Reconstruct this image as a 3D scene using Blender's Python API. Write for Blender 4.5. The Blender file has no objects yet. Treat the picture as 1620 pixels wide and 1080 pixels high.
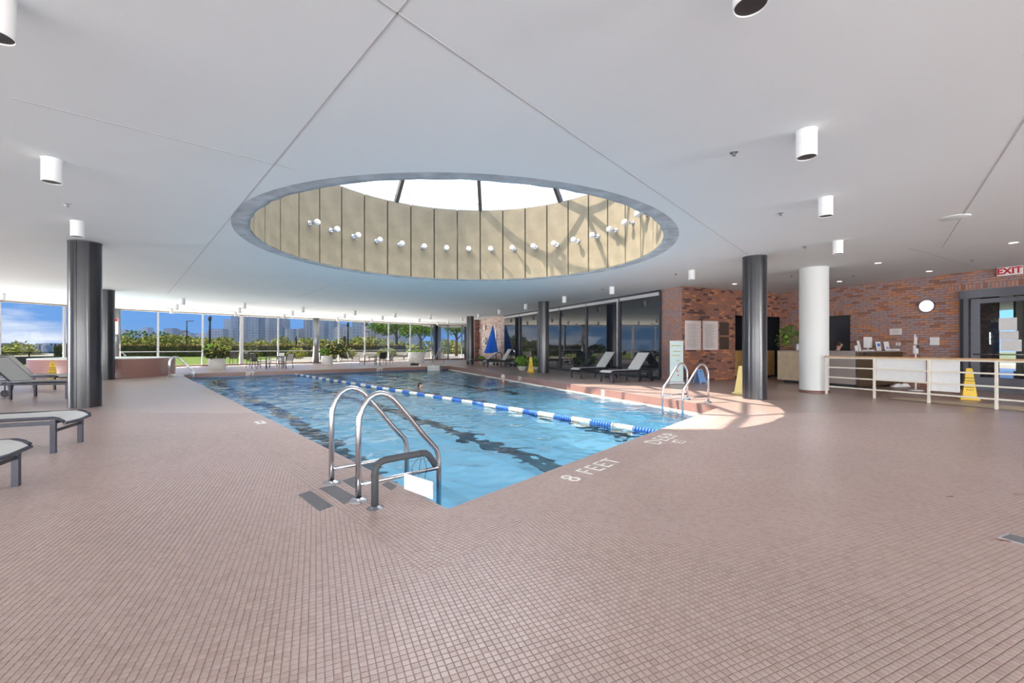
import bpy, bmesh, math, random
from mathutils import Vector, Matrix
from mathutils.geometry import tessellate_polygon
random.seed(7)
SC = bpy.context.scene
COL = SC.collection
R = math.radians
PI = math.pi
# ------------------------------------------------------------------ camera
FPX, CX, HY, HC = 690.0, 810.0, 548.5, 1.30
CEIL = 3.57
cam = bpy.data.cameras.new('camera'); cam.sensor_width = 36.0; cam.lens = FPX/1620*36
cam.shift_y = (HY-540)/1620; cam.clip_end = 4000; cam.clip_start = .05
co = bpy.data.objects.new('camera', cam); COL.objects.link(co)
co.location = (0, 0, HC); co.rotation_euler = (R(90), 0, 0); SC.camera = co
# ------------------------------------------------------------------ view, world, sun
vs = SC.view_settings
vs.view_transform = 'Standard'; vs.look = 'None'; vs.gamma = 1.0; vs.use_curve_mapping = False
vs.exposure = 0.6
SKY = 2.5
TINT = .545
w = bpy.data.worlds.new('World'); SC.world = w; w.use_nodes = True
nt = w.node_tree; nt.nodes.clear()
def N(nt, t, **k):
    n = nt.nodes.new(t)
    for a, b in k.items(): setattr(n, a, b)
    return n
tc = N(nt, 'ShaderNodeTexCoord'); sep = N(nt, 'ShaderNodeSeparateXYZ')
nt.links.new(tc.outputs['Generated'], sep.inputs[0])
ramp = N(nt, 'ShaderNodeValToRGB'); cr = ramp.color_ramp
cr.elements[0].position = 0.0; cr.elements[0].color = (.18, .37, .73, 1)
cr.elements[1].position = .10; cr.elements[1].color = (.115, .32, .74, 1)
e = cr.elements.new(.45); e.color = (.50, .60, .76, 1)
e = cr.elements.new(1.0); e.color = (.60, .68, .80, 1)
nt.links.new(sep.outputs[2], ramp.inputs[0])
mp = N(nt, 'ShaderNodeMapping'); mp.inputs['Scale'].default_value = (1.6, 1.6, 7)
mp.inputs['Location'].default_value = (2.3, .4, .3)
nt.links.new(tc.outputs['Generated'], mp.inputs[0])
nz = N(nt, 'ShaderNodeTexNoise'); nz.inputs['Scale'].default_value = 2.2; nz.inputs['Detail'].default_value = 7
nz.inputs['Roughness'].default_value = .6
nt.links.new(mp.outputs[0], nz.inputs['Vector'])
cl = N(nt, 'ShaderNodeMapRange'); cl.inputs[1].default_value = .50; cl.inputs[2].default_value = .72
nt.links.new(nz.outputs[0], cl.inputs[0])
# cloud cover grows towards the west (left), as over the lake in the photograph
wx = N(nt, 'ShaderNodeMapRange'); wx.inputs[1].default_value = -.66; wx.inputs[2].default_value = -.74
nt.links.new(sep.outputs[0], wx.inputs[0])
mu = N(nt, 'ShaderNodeMath', operation='MULTIPLY'); nt.links.new(cl.outputs[0], mu.inputs[0]); nt.links.new(wx.outputs[0], mu.inputs[1])
mix = N(nt, 'ShaderNodeMixRGB'); mix.inputs[2].default_value = (.95, .97, 1.0, 1)
nt.links.new(mu.outputs[0], mix.inputs[0]); nt.links.new(ramp.outputs[0], mix.inputs[1])
bg = N(nt, 'ShaderNodeBackground'); bg.inputs['Strength'].default_value = SKY
nt.links.new(mix.outputs[0], bg.inputs[0])
wo = N(nt, 'ShaderNodeOutputWorld'); nt.links.new(bg.outputs[0], wo.inputs[0])
sun = bpy.data.lights.new('sun', 'SUN'); sun.energy = 9.0; sun.angle = R(.7); sun.color = (1, .86, .70)
so = bpy.data.objects.new('sun', sun); COL.objects.link(so)
SUND = Vector((.50, .10, -.67)).normalized()
so.rotation_euler = SUND.to_track_quat('-Z', 'Y').to_euler(); so.location = (-30, 0, 40)
# added fill lamps out of view, standing in for window daylight
def area(name, loc, target, sx, sy, power, color=(1, 1, 1)):
    l = bpy.data.lights.new(name, 'AREA'); l.shape = 'RECTANGLE'; l.size = sx; l.size_y = sy; l.energy = power; l.color = color
    o = bpy.data.objects.new(name, l); COL.objects.link(o); o.location = loc
    o.rotation_euler = (Vector(target)-Vector(loc)).to_track_quat('-Z', 'Z').to_euler()
    return o
area('window_daylight', (-4, -10.5, 1.5), (-4, 10, 2.3), 34, 2.6, 2600, (.96, .98, 1))
area('window_daylight', (-25.5, 6, 1.6), (0, 14, 3.0), 27, 2.6, 5600, (.96, .98, 1))
area('window_daylight', (15.5, -5, 1.6), (2, 8, 2.4), 14, 2.6, 2600, (.97, .98, 1))
# added lamp hidden up in the dome, boosting the skylight
area('skylight_daylight', (-1.08, 10.4, 7.3), (-1.08, 10.41, 0), 4.4, 4.4, 230, (1, .99, .97))
# added strip lamps hidden behind the sills, imitating bounce off sunlit paving
for (x0, y0, x1, y1, pw) in ((-23.9, 26.4, -8.9, 43.0, 6300), (-27.3, 13.5, -24.1, 25.0, 2600)):
    d_ = Vector((x1-x0, y1-y0, 0)); L_ = d_.length; d_.normalize(); n_ = Vector((-d_.y, d_.x, 0))
    c_ = Vector(((x0+x1)/2, (y0+y1)/2, .032))+n_*.38
    l_ = area('terrace_bounce', c_, c_-n_*3+Vector((0, 0, 1)), L_, .09, pw, (1, .97, .92))
    zax = (n_*.95-Vector((0, 0, .31))).normalized(); l_.rotation_euler = Matrix((d_, zax.cross(d_), zax)).transposed().to_euler()
SC.cycles.max_bounces = 9; SC.cycles.diffuse_bounces = 5; SC.cycles.glossy_bounces = 4
SC.cycles.transmission_bounces = 6; SC.cycles.transparent_max_bounces = 16
SC.cycles.caustics_reflective = False; SC.cycles.caustics_refractive = True
SC.cycles.sample_clamp_indirect = 4.0; SC.cycles.blur_glossy = .6
SC.cycles.use_denoising = True

# ------------------------------------------------------------------ coordinate helpers
def F(px, py, z=0.0):
    Z = FPX*(HC-z)/(py-HY); return Vector(((px-CX)/FPX*Z, Z, z))
def CP(px, py):
    Z = FPX*(CEIL-HC)/(HY-py); return Vector(((px-CX)/FPX*Z, Z, CEIL))
def P(px, py, Z): return Vector(((px-CX)/FPX*Z, Z, HC+(HY-py)*Z/FPX))
GA = R(24.2)
GU = Vector((math.cos(GA), math.sin(GA), 0)); GV = Vector((-math.sin(GA), math.cos(GA), 0))
def G(u, v, z=0.0): return GU*u+GV*v+Vector((0, 0, z))
def onU(px, u):      # point of the plane u = const seen at column px
    t = (px-CX)/FPX; Z = u/(GU.x*t+GU.y); return Vector((t*Z, Z, 0))
def onV(px, v):
    t = (px-CX)/FPX; Z = v/(GV.x*t+GV.y); return Vector((t*Z, Z, 0))

# ------------------------------------------------------------------ materials
MATS = {}
def mat(name, col, rough=.5, metal=0, spec=.5, bump=0, bscale=40, var=0, vscale=8, emit=None, estr=1, coat=0):
    if name in MATS: return MATS[name]
    m = bpy.data.materials.new(name); m.use_nodes = True; t = m.node_tree
    b = t.nodes['Principled BSDF']
    b.inputs['Base Color'].default_value = (*col, 1); b.inputs['Roughness'].default_value = rough
    b.inputs['Metallic'].default_value = metal; b.inputs['Specular IOR Level'].default_value = spec
    if coat: b.inputs['Coat Weight'].default_value = coat; b.inputs['Coat Roughness'].default_value = .1
    if emit: b.inputs['Emission Color'].default_value = (*emit, 1); b.inputs['Emission Strength'].default_value = estr
    c = N(t, 'ShaderNodeTexCoord')
    n = N(t, 'ShaderNodeTexNoise'); n.inputs['Scale'].default_value = vscale; n.inputs['Detail'].default_value = 5
    t.links.new(c.outputs['Object'], n.inputs['Vector'])
    v = var if var else .03
    mr = N(t, 'ShaderNodeMapRange'); mr.inputs[1].default_value = .3; mr.inputs[2].default_value = .7
    mr.inputs[3].default_value = 1-v; mr.inputs[4].default_value = 1+v
    t.links.new(n.outputs[0], mr.inputs[0])
    vm = N(t, 'ShaderNodeVectorMath', operation='SCALE'); vm.inputs[0].default_value = col
    t.links.new(mr.outputs[0], vm.inputs['Scale']); t.links.new(vm.outputs[0], b.inputs['Base Color'])
    if bump:
        n2 = N(t, 'ShaderNodeTexNoise'); n2.inputs['Scale'].default_value = bscale; n2.inputs['Detail'].default_value = 4
        t.links.new(c.outputs['Object'], n2.inputs['Vector'])
        bp = N(t, 'ShaderNodeBump'); bp.inputs['Strength'].default_value = bump; bp.inputs['Distance'].default_value = .01
        t.links.new(n2.outputs[0], bp.inputs['Height']); t.links.new(bp.outputs[0], b.inputs['Normal'])
    MATS[name] = m; return m
M_ceil = mat('ceiling_plaster', (.775, .83, .85), .9, bump=.12, bscale=140, var=.02, vscale=.4)
M_joint = mat('ceiling_joint', (.50, .50, .51), .9)
M_conc = mat('drum_concrete', (.22, .188, .125), .9, bump=.5, bscale=25, var=.12, vscale=3)
M_concd = mat('dark_joint', (.10, .09, .07), .9)
M_ring = mat('ring_concrete', (.50, .53, .56), .9, bump=.9, bscale=9, var=.22, vscale=4)
M_blackcol = mat('black_column_metal', (.020, .021, .026), .30, metal=0, spec=.6, coat=.25, var=.2, vscale=2)
M_steelcol = mat('grey_column_metal', (.25, .26, .27), .3, metal=.7)
M_white = mat('white_paint', (.80, .80, .79), .5)
M_whitecol = mat('white_column_paint', (.66, .68, .67), .6, var=.01, vscale=1)
M_chrome = mat('brushed_steel', (.62, .63, .66), .22, metal=1)
M_black = mat('black_frame', (.018, .018, .024), .35)
M_darkgrey = mat('dark_grey', (.06, .06, .065), .6)
M_lframe = mat('lounger_frame', (.05, .052, .068), .35, metal=.4)
M_sling = mat('grey_sling', (.60, .60, .58), .8, bump=.3, bscale=200)
M_blacksling = mat('black_sling', (.03, .03, .035), .8)
M_mull = mat('window_aluminium', (.55, .55, .57), .4, metal=.2)
M_bronze = mat('bronze_frame', (.045, .05, .062), .4, metal=.4)
M_tan = mat('tan_head_trim', (.36, .30, .24), .6)
M_red = mat('red_base', (.20, .085, .065), .4)
M_wood = mat('rail_wood', (.56, .36, .18), .5, var=.15, vscale=12)
M_yel = mat('yellow_plastic', (.80, .52, .025), .4)
M_yelp = mat('faded_yellow_plastic', (.85, .72, .30), .45)
M_blue = mat('umbrella_blue', (.02, .17, .72), .8, var=.1)
M_bluepl = mat('light_blue_plastic', (.20, .38, .72), .45)
M_leaf = mat('leaf_green', (.10, .22, .03), .6, var=.4, vscale=5)
M_leafb = mat('bright_leaf', (.20, .42, .05), .6, var=.3, vscale=5)
M_leafy = mat('yellow_green_leaf', (.42, .42, .08), .8, var=.35, vscale=.6)
M_leafo = mat('olive_leaf', (.26, .30, .08), .8, var=.35, vscale=.5)
M_leafd = mat('dark_leaf', (.035, .05, .018), .7, var=.4, vscale=3)
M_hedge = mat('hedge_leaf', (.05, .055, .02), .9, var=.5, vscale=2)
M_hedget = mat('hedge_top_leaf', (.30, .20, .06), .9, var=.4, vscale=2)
M_bark = mat('bark', (.16, .12, .09), .9)
M_pot = mat('planter_white', (.66, .65, .62), .6, bump=.3, bscale=6, var=.1, vscale=3)
M_soil = mat('soil', (.03, .022, .015), .95)
M_grass = mat('lawn', (.22, .33, .05), .95, var=.2, vscale=3)
M_pave = mat('terrace_paving', (.56, .52, .45), .85, var=.1, vscale=1)
M_park = mat('park_ground', (.14, .16, .07), 1, var=.3, vscale=.05)
M_lake = mat('lake_water', (.16, .26, .36), .3, var=.1, vscale=.02)
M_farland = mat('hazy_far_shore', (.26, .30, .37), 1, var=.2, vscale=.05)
M_skin = mat('skin', (.58, .34, .24), .55)
M_hairg = mat('grey_hair', (.50, .47, .40), .8)
M_hair = mat('dark_hair', (.035, .025, .02), .7)
M_cloth = mat('navy_shirt', (.03, .035, .05), .85)
M_mort = mat('brick_mortar', (.20, .13, .10), .95, bump=.3)
M_globe = mat('opal_glass', (.92, .92, .92), .35)
M_lamp = mat('lamp_lit', (1, 1, 1), .5, emit=(1, .95, .85), estr=3)
M_rust = mat('floor_stain', (.20, .055, .03), .7)
M_strip = mat('grey_grip_strip', (.15, .15, .16), .8)
M_tilew = mat('white_letter_tile', (.80, .78, .72), .4)
M_print = mat('print_black', (.02, .02, .02), .6)
M_printg = mat('print_grey', (.35, .33, .32), .7)
M_redp = mat('print_red', (.55, .01, .03), .5)
M_wrap = mat('pipe_wrap', (.05, .055, .06), .7, bump=.4, bscale=60)
M_ply = mat('yellow_laminate', (.50, .31, .10), .5, var=.12, vscale=5)
M_plyl = mat('pale_laminate', (.50, .40, .27), .5, var=.12, vscale=5)
M_greylam = mat('taupe_laminate', (.34, .29, .27), .5)
M_brownlam = mat('brown_laminate', (.075, .045, .022), .4)
M_wallbrown = mat('dark_door_paint', (.03, .032, .042), .5)
M_plaque = mat('bronze_plaque', (.085, .065, .05), .45, metal=.3)
M_cream = mat('cream_paint', (.74, .70, .60), .5)
M_mint = mat('mint_banner', (.56, .70, .70), .6)
M_post = mat('poster_paper', (.72, .65, .63), .6)
M_mat = mat('tan_matting', (.66, .55, .40), .9, bump=.4, bscale=80)
M_strut = mat('brown_steel_strut', (.07, .055, .045), .6)
M_blueband = mat('blue_tile_band', (.03, .16, .38), .3)
M_curb = mat('curb_grout', (.25, .11, .08), .5)
M_poolw = mat('pool_plaster', (.40, .78, .97), .7, var=.06, vscale=1)
M_lane = mat('dark_lane_tile', (.004, .012, .03), .5)
M_fblue = mat('float_blue', (.05, .17, .55), .35)
M_fwhite = mat('float_white', (.82, .80, .68), .4)
M_paper = mat('paper', (.76, .76, .76), .7)
M_rail = mat('black_terrace_rail', (.02, .02, .022), .5)
M_parapet = mat('dark_parapet', (.07, .075, .08), .8)

def glass(name, tint, refl=1.0, ior=1.45, rough=0.0):
    m = bpy.data.materials.new(name); m.use_nodes = True; t = m.node_tree; t.nodes.clear()
    tr = N(t, 'ShaderNodeBsdfTransparent'); tr.inputs[0].default_value = (*tint, 1)
    gl = N(t, 'ShaderNodeBsdfGlossy'); gl.inputs['Roughness'].default_value = rough
    fr = N(t, 'ShaderNodeFresnel'); fr.inputs[0].default_value = ior
    mu = N(t, 'ShaderNodeMath', operation='MULTIPLY'); mu.inputs[1].default_value = refl
    t.links.new(fr.outputs[0], mu.inputs[0])
    mx = N(t, 'ShaderNodeMixShader'); t.links.new(mu.outputs[0], mx.inputs[0])
    t.links.new(tr.outputs[0], mx.inputs[1]); t.links.new(gl.outputs[0], mx.inputs[2])
    o = N(t, 'ShaderNodeOutputMaterial'); t.links.new(mx.outputs[0], o.inputs[0])
    return m
M_glass = glass('tinted_window_glass', (TINT, TINT, TINT), .35)
M_clear = glass('clear_glass', (.8, .82, .84), .6)
# dark reflecting glazing of the right-hand glass wall
M_dglass = bpy.data.materials.new('dark_reflecting_glass'); M_dglass.use_nodes = True
_t = M_dglass.node_tree; _t.nodes.clear()
_d = N(_t, 'ShaderNodeBsdfDiffuse'); _d.inputs[0].default_value = (.018, .024, .034, 1)
_g = N(_t, 'ShaderNodeBsdfGlossy'); _g.inputs['Roughness'].default_value = .015; _g.inputs[0].default_value = (.98, .92, .84, 1)
_f = N(_t, 'ShaderNodeFresnel'); _f.inputs[0].default_value = 2.3
_m = N(_t, 'ShaderNodeMixShader'); _o = N(_t, 'ShaderNodeOutputMaterial')
_t.links.new(_f.outputs[0], _m.inputs[0]); _t.links.new(_d.outputs[0], _m.inputs[1]); _t.links.new(_g.outputs[0], _m.inputs[2]); _t.links.new(_m.outputs[0], _o.inputs[0])
# milky dome glazing: part clear, part diffusing
M_milk = bpy.data.materials.new('milky_skylight_glass'); M_milk.use_nodes = True
_t = M_milk.node_tree; _t.nodes.clear()
_a = N(_t, 'ShaderNodeBsdfTransparent'); _a.inputs[0].default_value = (.95, .96, 1, 1)
_b = N(_t, 'ShaderNodeBsdfTranslucent'); _b.inputs[0].default_value = (.86, .88, .94, 1)
_m = N(_t, 'ShaderNodeMixShader'); _m.inputs[0].default_value = .30; _o = N(_t, 'ShaderNodeOutputMaterial')
_t.links.new(_a.outputs[0], _m.inputs[1]); _t.links.new(_b.outputs[0], _m.inputs[2]); _t.links.new(_m.outputs[0], _o.inputs[0])

# floor tile look: pitch p, rotated grid
PITCH = .0322
def tile_material(name, ang, off=(0, 0), c1=(.488, .372, .333), c2=(.46, .345, .308), mort=(.33, .248, .222), wall=False, pitch=PITCH, rough=.30):
    m = bpy.data.materials.new(name); m.use_nodes = True; t = m.node_tree; b = t.nodes['Principled BSDF']
    c = N(t, 'ShaderNodeTexCoord'); mp = N(t, 'ShaderNodeMapping', vector_type='TEXTURE')
    mp.inputs['Rotation'].default_value = (0, 0, ang) if not wall else (R(90), 0, ang)
    mp.inputs['Location'].default_value = (off[0], off[1], 0)
    t.links.new(c.outputs['Object'], mp.inputs[0])
    br = N(t, 'ShaderNodeTexBrick'); br.offset = 0; br.squash = 1
    br.inputs['Color1'].default_value = (*c1, 1); br.inputs['Color2'].default_value = (*c2, 1); br.inputs['Mortar'].default_value = (*mort, 1)
    br.inputs['Scale'].default_value = 1; br.inputs['Mortar Size'].default_value = .0011; br.inputs['Mortar Smooth'].default_value = .2
    br.inputs['Brick Width'].default_value = pitch; br.inputs['Row Height'].default_value = pitch; br.inputs['Bias'].default_value = 0
    t.links.new(mp.outputs[0], br.inputs['Vector'])
    n = N(t, 'ShaderNodeTexNoise'); n.inputs['Scale'].default_value = .7; n.inputs['Detail'].default_value = 2
    t.links.new(c.outputs['Object'], n.inputs['Vector'])
    mr = N(t, 'ShaderNodeMapRange'); mr.inputs[1].default_value = .3; mr.inputs[2].default_value = .7; mr.inputs[3].default_value = .94; mr.inputs[4].default_value = 1.06
    t.links.new(n.outputs[0], mr.inputs[0])
    vm = N(t, 'ShaderNodeVectorMath', operation='SCALE'); t.links.new(br.outputs[0], vm.inputs[0]); t.links.new(mr.outputs[0], vm.inputs['Scale'])
    t.links.new(vm.outputs[0], b.inputs['Base Color'])
    rr = N(t, 'ShaderNodeMapRange'); rr.inputs[1].default_value = .3; rr.inputs[2].default_value = .7; rr.inputs[3].default_value = rough; rr.inputs[4].default_value = rough+.05
    t.links.new(n.outputs[0], rr.inputs[0]); t.links.new(rr.outputs[0], b.inputs['Roughness'])
    b.inputs['Specular IOR Level'].default_value = .55
    return m

# ------------------------------------------------------------------ mesh helpers
class MB:
    def __init__(s): s.v = []; s.f = []; s.m = []; s.sm = []
    def add(s, vs, fs, mi=0, smooth=False):
        n = len(s.v); s.v += [tuple(q) for q in vs]
        for f in fs: s.f.append(tuple(n+i for i in f)); s.m.append(mi); s.sm.append(smooth)
        return s
    def box(s, c, d, mi=0, rot=None, bev=0):
        c = Vector(c); hx, hy, hz = d[0]/2, d[1]/2, d[2]/2
        if bev:
            pts = []; b = bev
            for z, i in ((-hz, b), (-hz+b, 0), (hz-b, 0), (hz, b)):
                x, y = hx-i, hy-i; k = b if i == 0 else b*.3
                pts += [(-x+k, -y, z), (x-k, -y, z), (x, -y+k, z), (x, y-k, z), (x-k, y, z), (-x+k, y, z), (-x, y-k, z), (-x, -y+k, z)]
            fs = [tuple(range(7, -1, -1)), tuple(range(24, 32))]
            for r_ in range(3):
                for i in range(8): a = r_*8+i; bb = r_*8+(i+1) % 8; fs.append((a, bb, bb+8, a+8))
        else:
            pts = [(x, y, z) for z in (-hz, hz) for x, y in ((-hx, -hy), (hx, -hy), (hx, hy), (-hx, hy))]
            fs = [(3, 2, 1, 0), (4, 5, 6, 7), (0, 1, 5, 4), (1, 2, 6, 5), (2, 3, 7, 6), (3, 0, 4, 7)]
        vs = [(rot @ Vector(q) if rot else Vector(q))+c for q in pts]
        return s.add(vs, fs, mi)
    def bar(s, a, b, wd, ht=None, mi=0, up=(0, 0, 1), bev=0):
        a = Vector(a); b = Vector(b); d = b-a; L = d.length; d.normalize(); up = Vector(up)
        if abs(d.dot(up)) > .98: up = Vector((0, 1, 0)) if abs(d.y) < .9 else Vector((1, 0, 0))
        y = up.cross(d).normalized(); z = d.cross(y)
        rot = Matrix((d, y, z)).transposed()
        return s.box((a+b)/2, (L, wd, ht or wd), mi, rot, bev)
    def tube(s, pts, r, n=10, mi=0, cap=True, closed=False):
        pts = [Vector(p) for p in pts]; rs = r if isinstance(r, (list, tuple)) else [r]*len(pts)
        base = len(s.v); m = len(pts); prev = None
        for i, p in enumerate(pts):
            if closed: d = pts[(i+1) % m]-pts[i-1]
            else: d = (pts[min(i+1, m-1)]-pts[max(i-1, 0)])
            d.normalize()
            if prev is None:
                a = Vector((0, 0, 1)) if abs(d.z) < .9 else Vector((1, 0, 0)); x = a.cross(d).normalized()
            else: x = (prev-d*prev.dot(d)).normalized()
            prev = x; y = d.cross(x)
            for k in range(n):
                t = 2*PI*k/n; s.v.append(tuple(p+(x*math.cos(t)+y*math.sin(t))*rs[i]))
        for i in range(m if closed else m-1):
            j = (i+1) % m
            for k in range(n):
                k2 = (k+1) % n
                s.f.append((base+i*n+k, base+i*n+k2, base+j*n+k2, base+j*n+k)); s.m.append(mi); s.sm.append(True)
        if cap and not closed:
            s.f.append(tuple(base+k for k in range(n-1, -1, -1))); s.m.append(mi); s.sm.append(False)
            s.f.append(tuple(base+(m-1)*n+k for k in range(n))); s.m.append(mi); s.sm.append(False)
        return s
    def lathe(s, prof, c=(0, 0, 0), n=24, mi=0, smooth=True, closed=False, a0=0, a1=2*PI):
        c = Vector(c); base = len(s.v); full = abs(a1-a0-2*PI) < 1e-6; cols = n if full else n+1
        for r_, z in prof:
            for k in range(cols):
                t = a0+(a1-a0)*k/n; s.v.append((c.x+r_*math.cos(t), c.y+r_*math.sin(t), c.z+z))
        m = len(prof)
        for i in range(m if closed else m-1):
            j = (i+1) % m
            for k in range(n):
                k2 = (k+1) % cols
                s.f.append((base+i*cols+k, base+i*cols+k2, base+j*cols+k2, base+j*cols+k)); s.m.append(mi); s.sm.append(smooth)
        return s
    def disc(s, c, r_, n=24, mi=0, up=True):
        c = Vector(c); vs = [(c.x+r_*math.cos(2*PI*k/n), c.y+r_*math.sin(2*PI*k/n), c.z) for k in range(n)]
        return s.add(vs, [tuple(range(n)) if up else tuple(range(n-1, -1, -1))], mi)
    def sphere(s, c, r_, n=12, mi=0, sc=(1, 1, 1)):
        c = Vector(c); vs = []; fs = []; rr = n//2
        for i in range(rr+1):
            ph = PI*i/rr
            for k in range(n):
                t = 2*PI*k/n; vs.append(c+Vector((r_*sc[0]*math.sin(ph)*math.cos(t), r_*sc[1]*math.sin(ph)*math.sin(t), r_*sc[2]*math.cos(ph))))
        for i in range(rr):
            for k in range(n):
                k2 = (k+1) % n; fs.append((i*n+k, (i+1)*n+k, (i+1)*n+k2, i*n+k2))
        return s.add(vs, fs, mi, True)
    def build(s, name, mats, parent=None, loc=None, rotz=0, link=True):
        me = bpy.data.meshes.new(name); me.from_pydata(s.v, [], s.f)
        for m in (mats if isinstance(mats, (list, tuple)) else [mats]): me.materials.append(m)
        me.polygons.foreach_set('material_index', s.m); me.polygons.foreach_set('use_smooth', s.sm); me.update()
        o = bpy.data.objects.new(name, me)
        if link: COL.objects.link(o)
        if parent: o.parent = parent
        if loc is not None: o.location = loc
        if rotz: o.rotation_euler = (0, 0, rotz)
        return o
def tag(o, label=None, cat=None, group=None, kind=None):
    if label: o['label'] = label
    if cat: o['category'] = cat
    if group: o['group'] = group
    if kind: o['kind'] = kind
    return o
def empty(name, loc=(0, 0, 0), rz=0, label=None, cat=None, group=None):
    o = bpy.data.objects.new(name, None); COL.objects.link(o); o.location = loc; o.rotation_euler = (0, 0, rz)
    o.empty_display_size = .1
    return tag(o, label, cat, group)
def struct(o): o['kind'] = 'structure'; return o
def copy_tree(o, loc=None, rz=None, label=None, group=None, parent=None):
    c = o.copy(); COL.objects.link(c)
    if parent: c.parent = parent
    if loc is not None: c.location = loc
    if rz is not None: c.rotation_euler = (0, 0, rz)
    if label: c['label'] = label
    if group: c['group'] = group
    for ch in list(o.children): copy_tree(ch, parent=c)
    return c
def poly_prism(pts, z0, z1, name, mats, holes=(), parent=None):
    """closed slab from 2D outline with holes (list of lists)"""
    mb = MB(); loops = [[Vector((p[0], p[1], 0)) for p in pts]]+[[Vector((p[0], p[1], 0)) for p in h] for h in holes]
    flat = [v for l in loops for v in l]; tris = tessellate_polygon(loops); n = len(flat)
    mb.v = [(v.x, v.y, z1) for v in flat]+[(v.x, v.y, z0) for v in flat]
    for t in tris:
        a, b, c = [flat[i] for i in t]
        up = (b-a).cross(c-a).z > 0
        t = t if up else t[::-1]
        mb.f.append(tuple(t)); mb.f.append(tuple(i+n for i in t[::-1])); mb.m += [0, 0]; mb.sm += [False, False]
    k = 0
    for l in loops:
        m = len(l)
        for i in range(m):
            j = (i+1) % m; mb.f.append((k+i, k+j, k+j+n, k+i+n)); mb.m.append(0); mb.sm.append(False)
        k += m
    return mb.build(name, mats, parent)
FONT_CACHE = {}
def text(s, size, m, loc, xdir, ydir, parent=None, name='lettering', ext=.001, align='CENTER', bold=0):
    cu = bpy.data.curves.new(name, 'FONT'); cu.body = s; cu.size = size; cu.extrude = ext; cu.align_x = align; cu.align_y = 'CENTER'
    cu.offset = bold; cu.resolution_u = 2; cu.space_character = 1.18 if 'DEEP' in s or 'FEET' in s else 1.0
    t = bpy.data.objects.new(name, cu); COL.objects.link(t)
    dg = bpy.context.evaluated_depsgraph_get(); me = bpy.data.meshes.new_from_object(t.evaluated_get(dg))
    bpy.data.objects.remove(t); me.name = name; me.materials.clear(); me.materials.append(m)
    x = Vector(xdir).normalized(); y = Vector(ydir).normalized(); z = x.cross(y)
    M = Matrix((x, y, z)).transposed().to_4x4(); M.translation = Vector(loc)
    me.transform(M)
    o = bpy.data.objects.new(name, me); COL.objects.link(o)
    if parent: o.parent = parent
    return o
def lerp(a, b, t): return a+(b-a)*t

# ================================================================== SETTING
# ---- pool outline
WZ = -.26                                   # water level
C0 = F(708, 805); CL = F(283, 591); CR = F(1139, 643); CF = F(710, 578.6)
POOL = [C0, CR, CF, CL]                     # counter-clockwise
cen = sum(POOL, Vector())/4
def inset(poly, d):                          # d>0 outward
    out = []; n = len(poly)
    for i in range(n):
        p0, p1, p2 = poly[i-1], poly[i], poly[(i+1) % n]
        d1 = (p1-p0).normalized(); d2 = (p2-p1).normalized()
        n1 = Vector((d1.y, -d1.x, 0)); n2 = Vector((d2.y, -d2.x, 0))
        a = p1+n1*d; b = p1+n2*d
        den = d1.x*d2.y-d1.y*d2.x; t = ((b-a).x*d2.y-(b-a).y*d2.x)/den
        out.append(a+d1*t)
    return out
COPW = .66
OUT = inset(POOL, COPW)
# window lines
WA = Vector((-23.5, 25.9, 0)); WB = Vector((-8.1, 43.1, 0)); wdir = (WB-WA).normalized(); wn = Vector((-wdir.y, wdir.x, 0))
LW0 = F(0, 548.5+690*1.3/21.17); ldir = (Vector((-24.85, 21.17, 0))-WA).normalized()
LEND = WA+ldir*38
VA = Vector((-7.8, 46.3, 0)); VB = Vector((-3.9, 44.2, 0)); VC = G(12.4, 34.5)
room = [(-40, -16), (28, -16), (28, 40), (8, 48), (-3, 48), (-9, 48.5), (WA.x, WA.y+.1), (LEND.x, LEND.y)]
room = [(LEND.x, -14), (30, -14), (30, 34), (6, 49), (-6.5, 49), (-9, 44.5), (WA.x-.2, WA.y+.2), (LEND.x, LEND.y)]
M_field = tile_material('red_floor_tile', GA)
floor = struct(poly_prism(room, -.30, -.004, 'floor', [M_field], holes=[[(p.x, p.y) for p in OUT]]))
# coping bands round the pool, each with its own tile direction
cop_mats = []
for i in range(4):
    a, b = POOL[i], POOL[(i+1) % 4]; oa, ob = OUT[i], OUT[(i+1) % 4]
    d = (b-a).normalized(); ang = math.atan2(d.y, d.x)
    m = tile_material('coping_tile', ang, (a.x, a.y)); cop_mats.append(m)
    q = MB(); q.add([a+Vector((0, 0, -.004)), b+Vector((0, 0, -.004)), ob+Vector((0, 0, -.004)), oa+Vector((0, 0, -.004)),
                     a+Vector((0, 0, -.3)), b+Vector((0, 0, -.3)), ob+Vector((0, 0, -.3)), oa+Vector((0, 0, -.3))],
                    [(3, 2, 1, 0), (4, 5, 6, 7), (0, 1, 5, 4), (2, 3, 7, 6), (1, 2, 6, 5), (3, 0, 4, 7)])
    q.build('coping', [m], floor)
    # tiled riser of the coping above the water (facing the pool)
    n = Vector((-d.y, d.x, 0))              # towards the pool
    mw = tile_material('riser_tile', ang, (a.x, a.y), c1=(.36, .20, .165), c2=(.31, .165, .135), mort=(.19, .11, .09), wall=True)
    q = MB(); L = (b-a).length
    q.bar(a+n*.004+Vector((0, 0, -.112)), b+n*.004+Vector((0, 0, -.112)), .012, .214)
    q.build('riser', [mw], floor)
    q = MB(); q.bar(a+n*.008+Vector((0, 0, -.27)), b+n*.008+Vector((0, 0, -.27)), .02, .10)
    q.build('waterline_band', [M_blueband if i in (2, 3) else M_fwhite], floor)
    if i in (0, 1):
        q = MB(); q.bar(a+n*.03+Vector((0, 0, -.265)), b+n*.03+Vector((0, 0, -.265)), .06, .03)
        q.build('grout_bead', [M_fwhite], floor)
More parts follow.
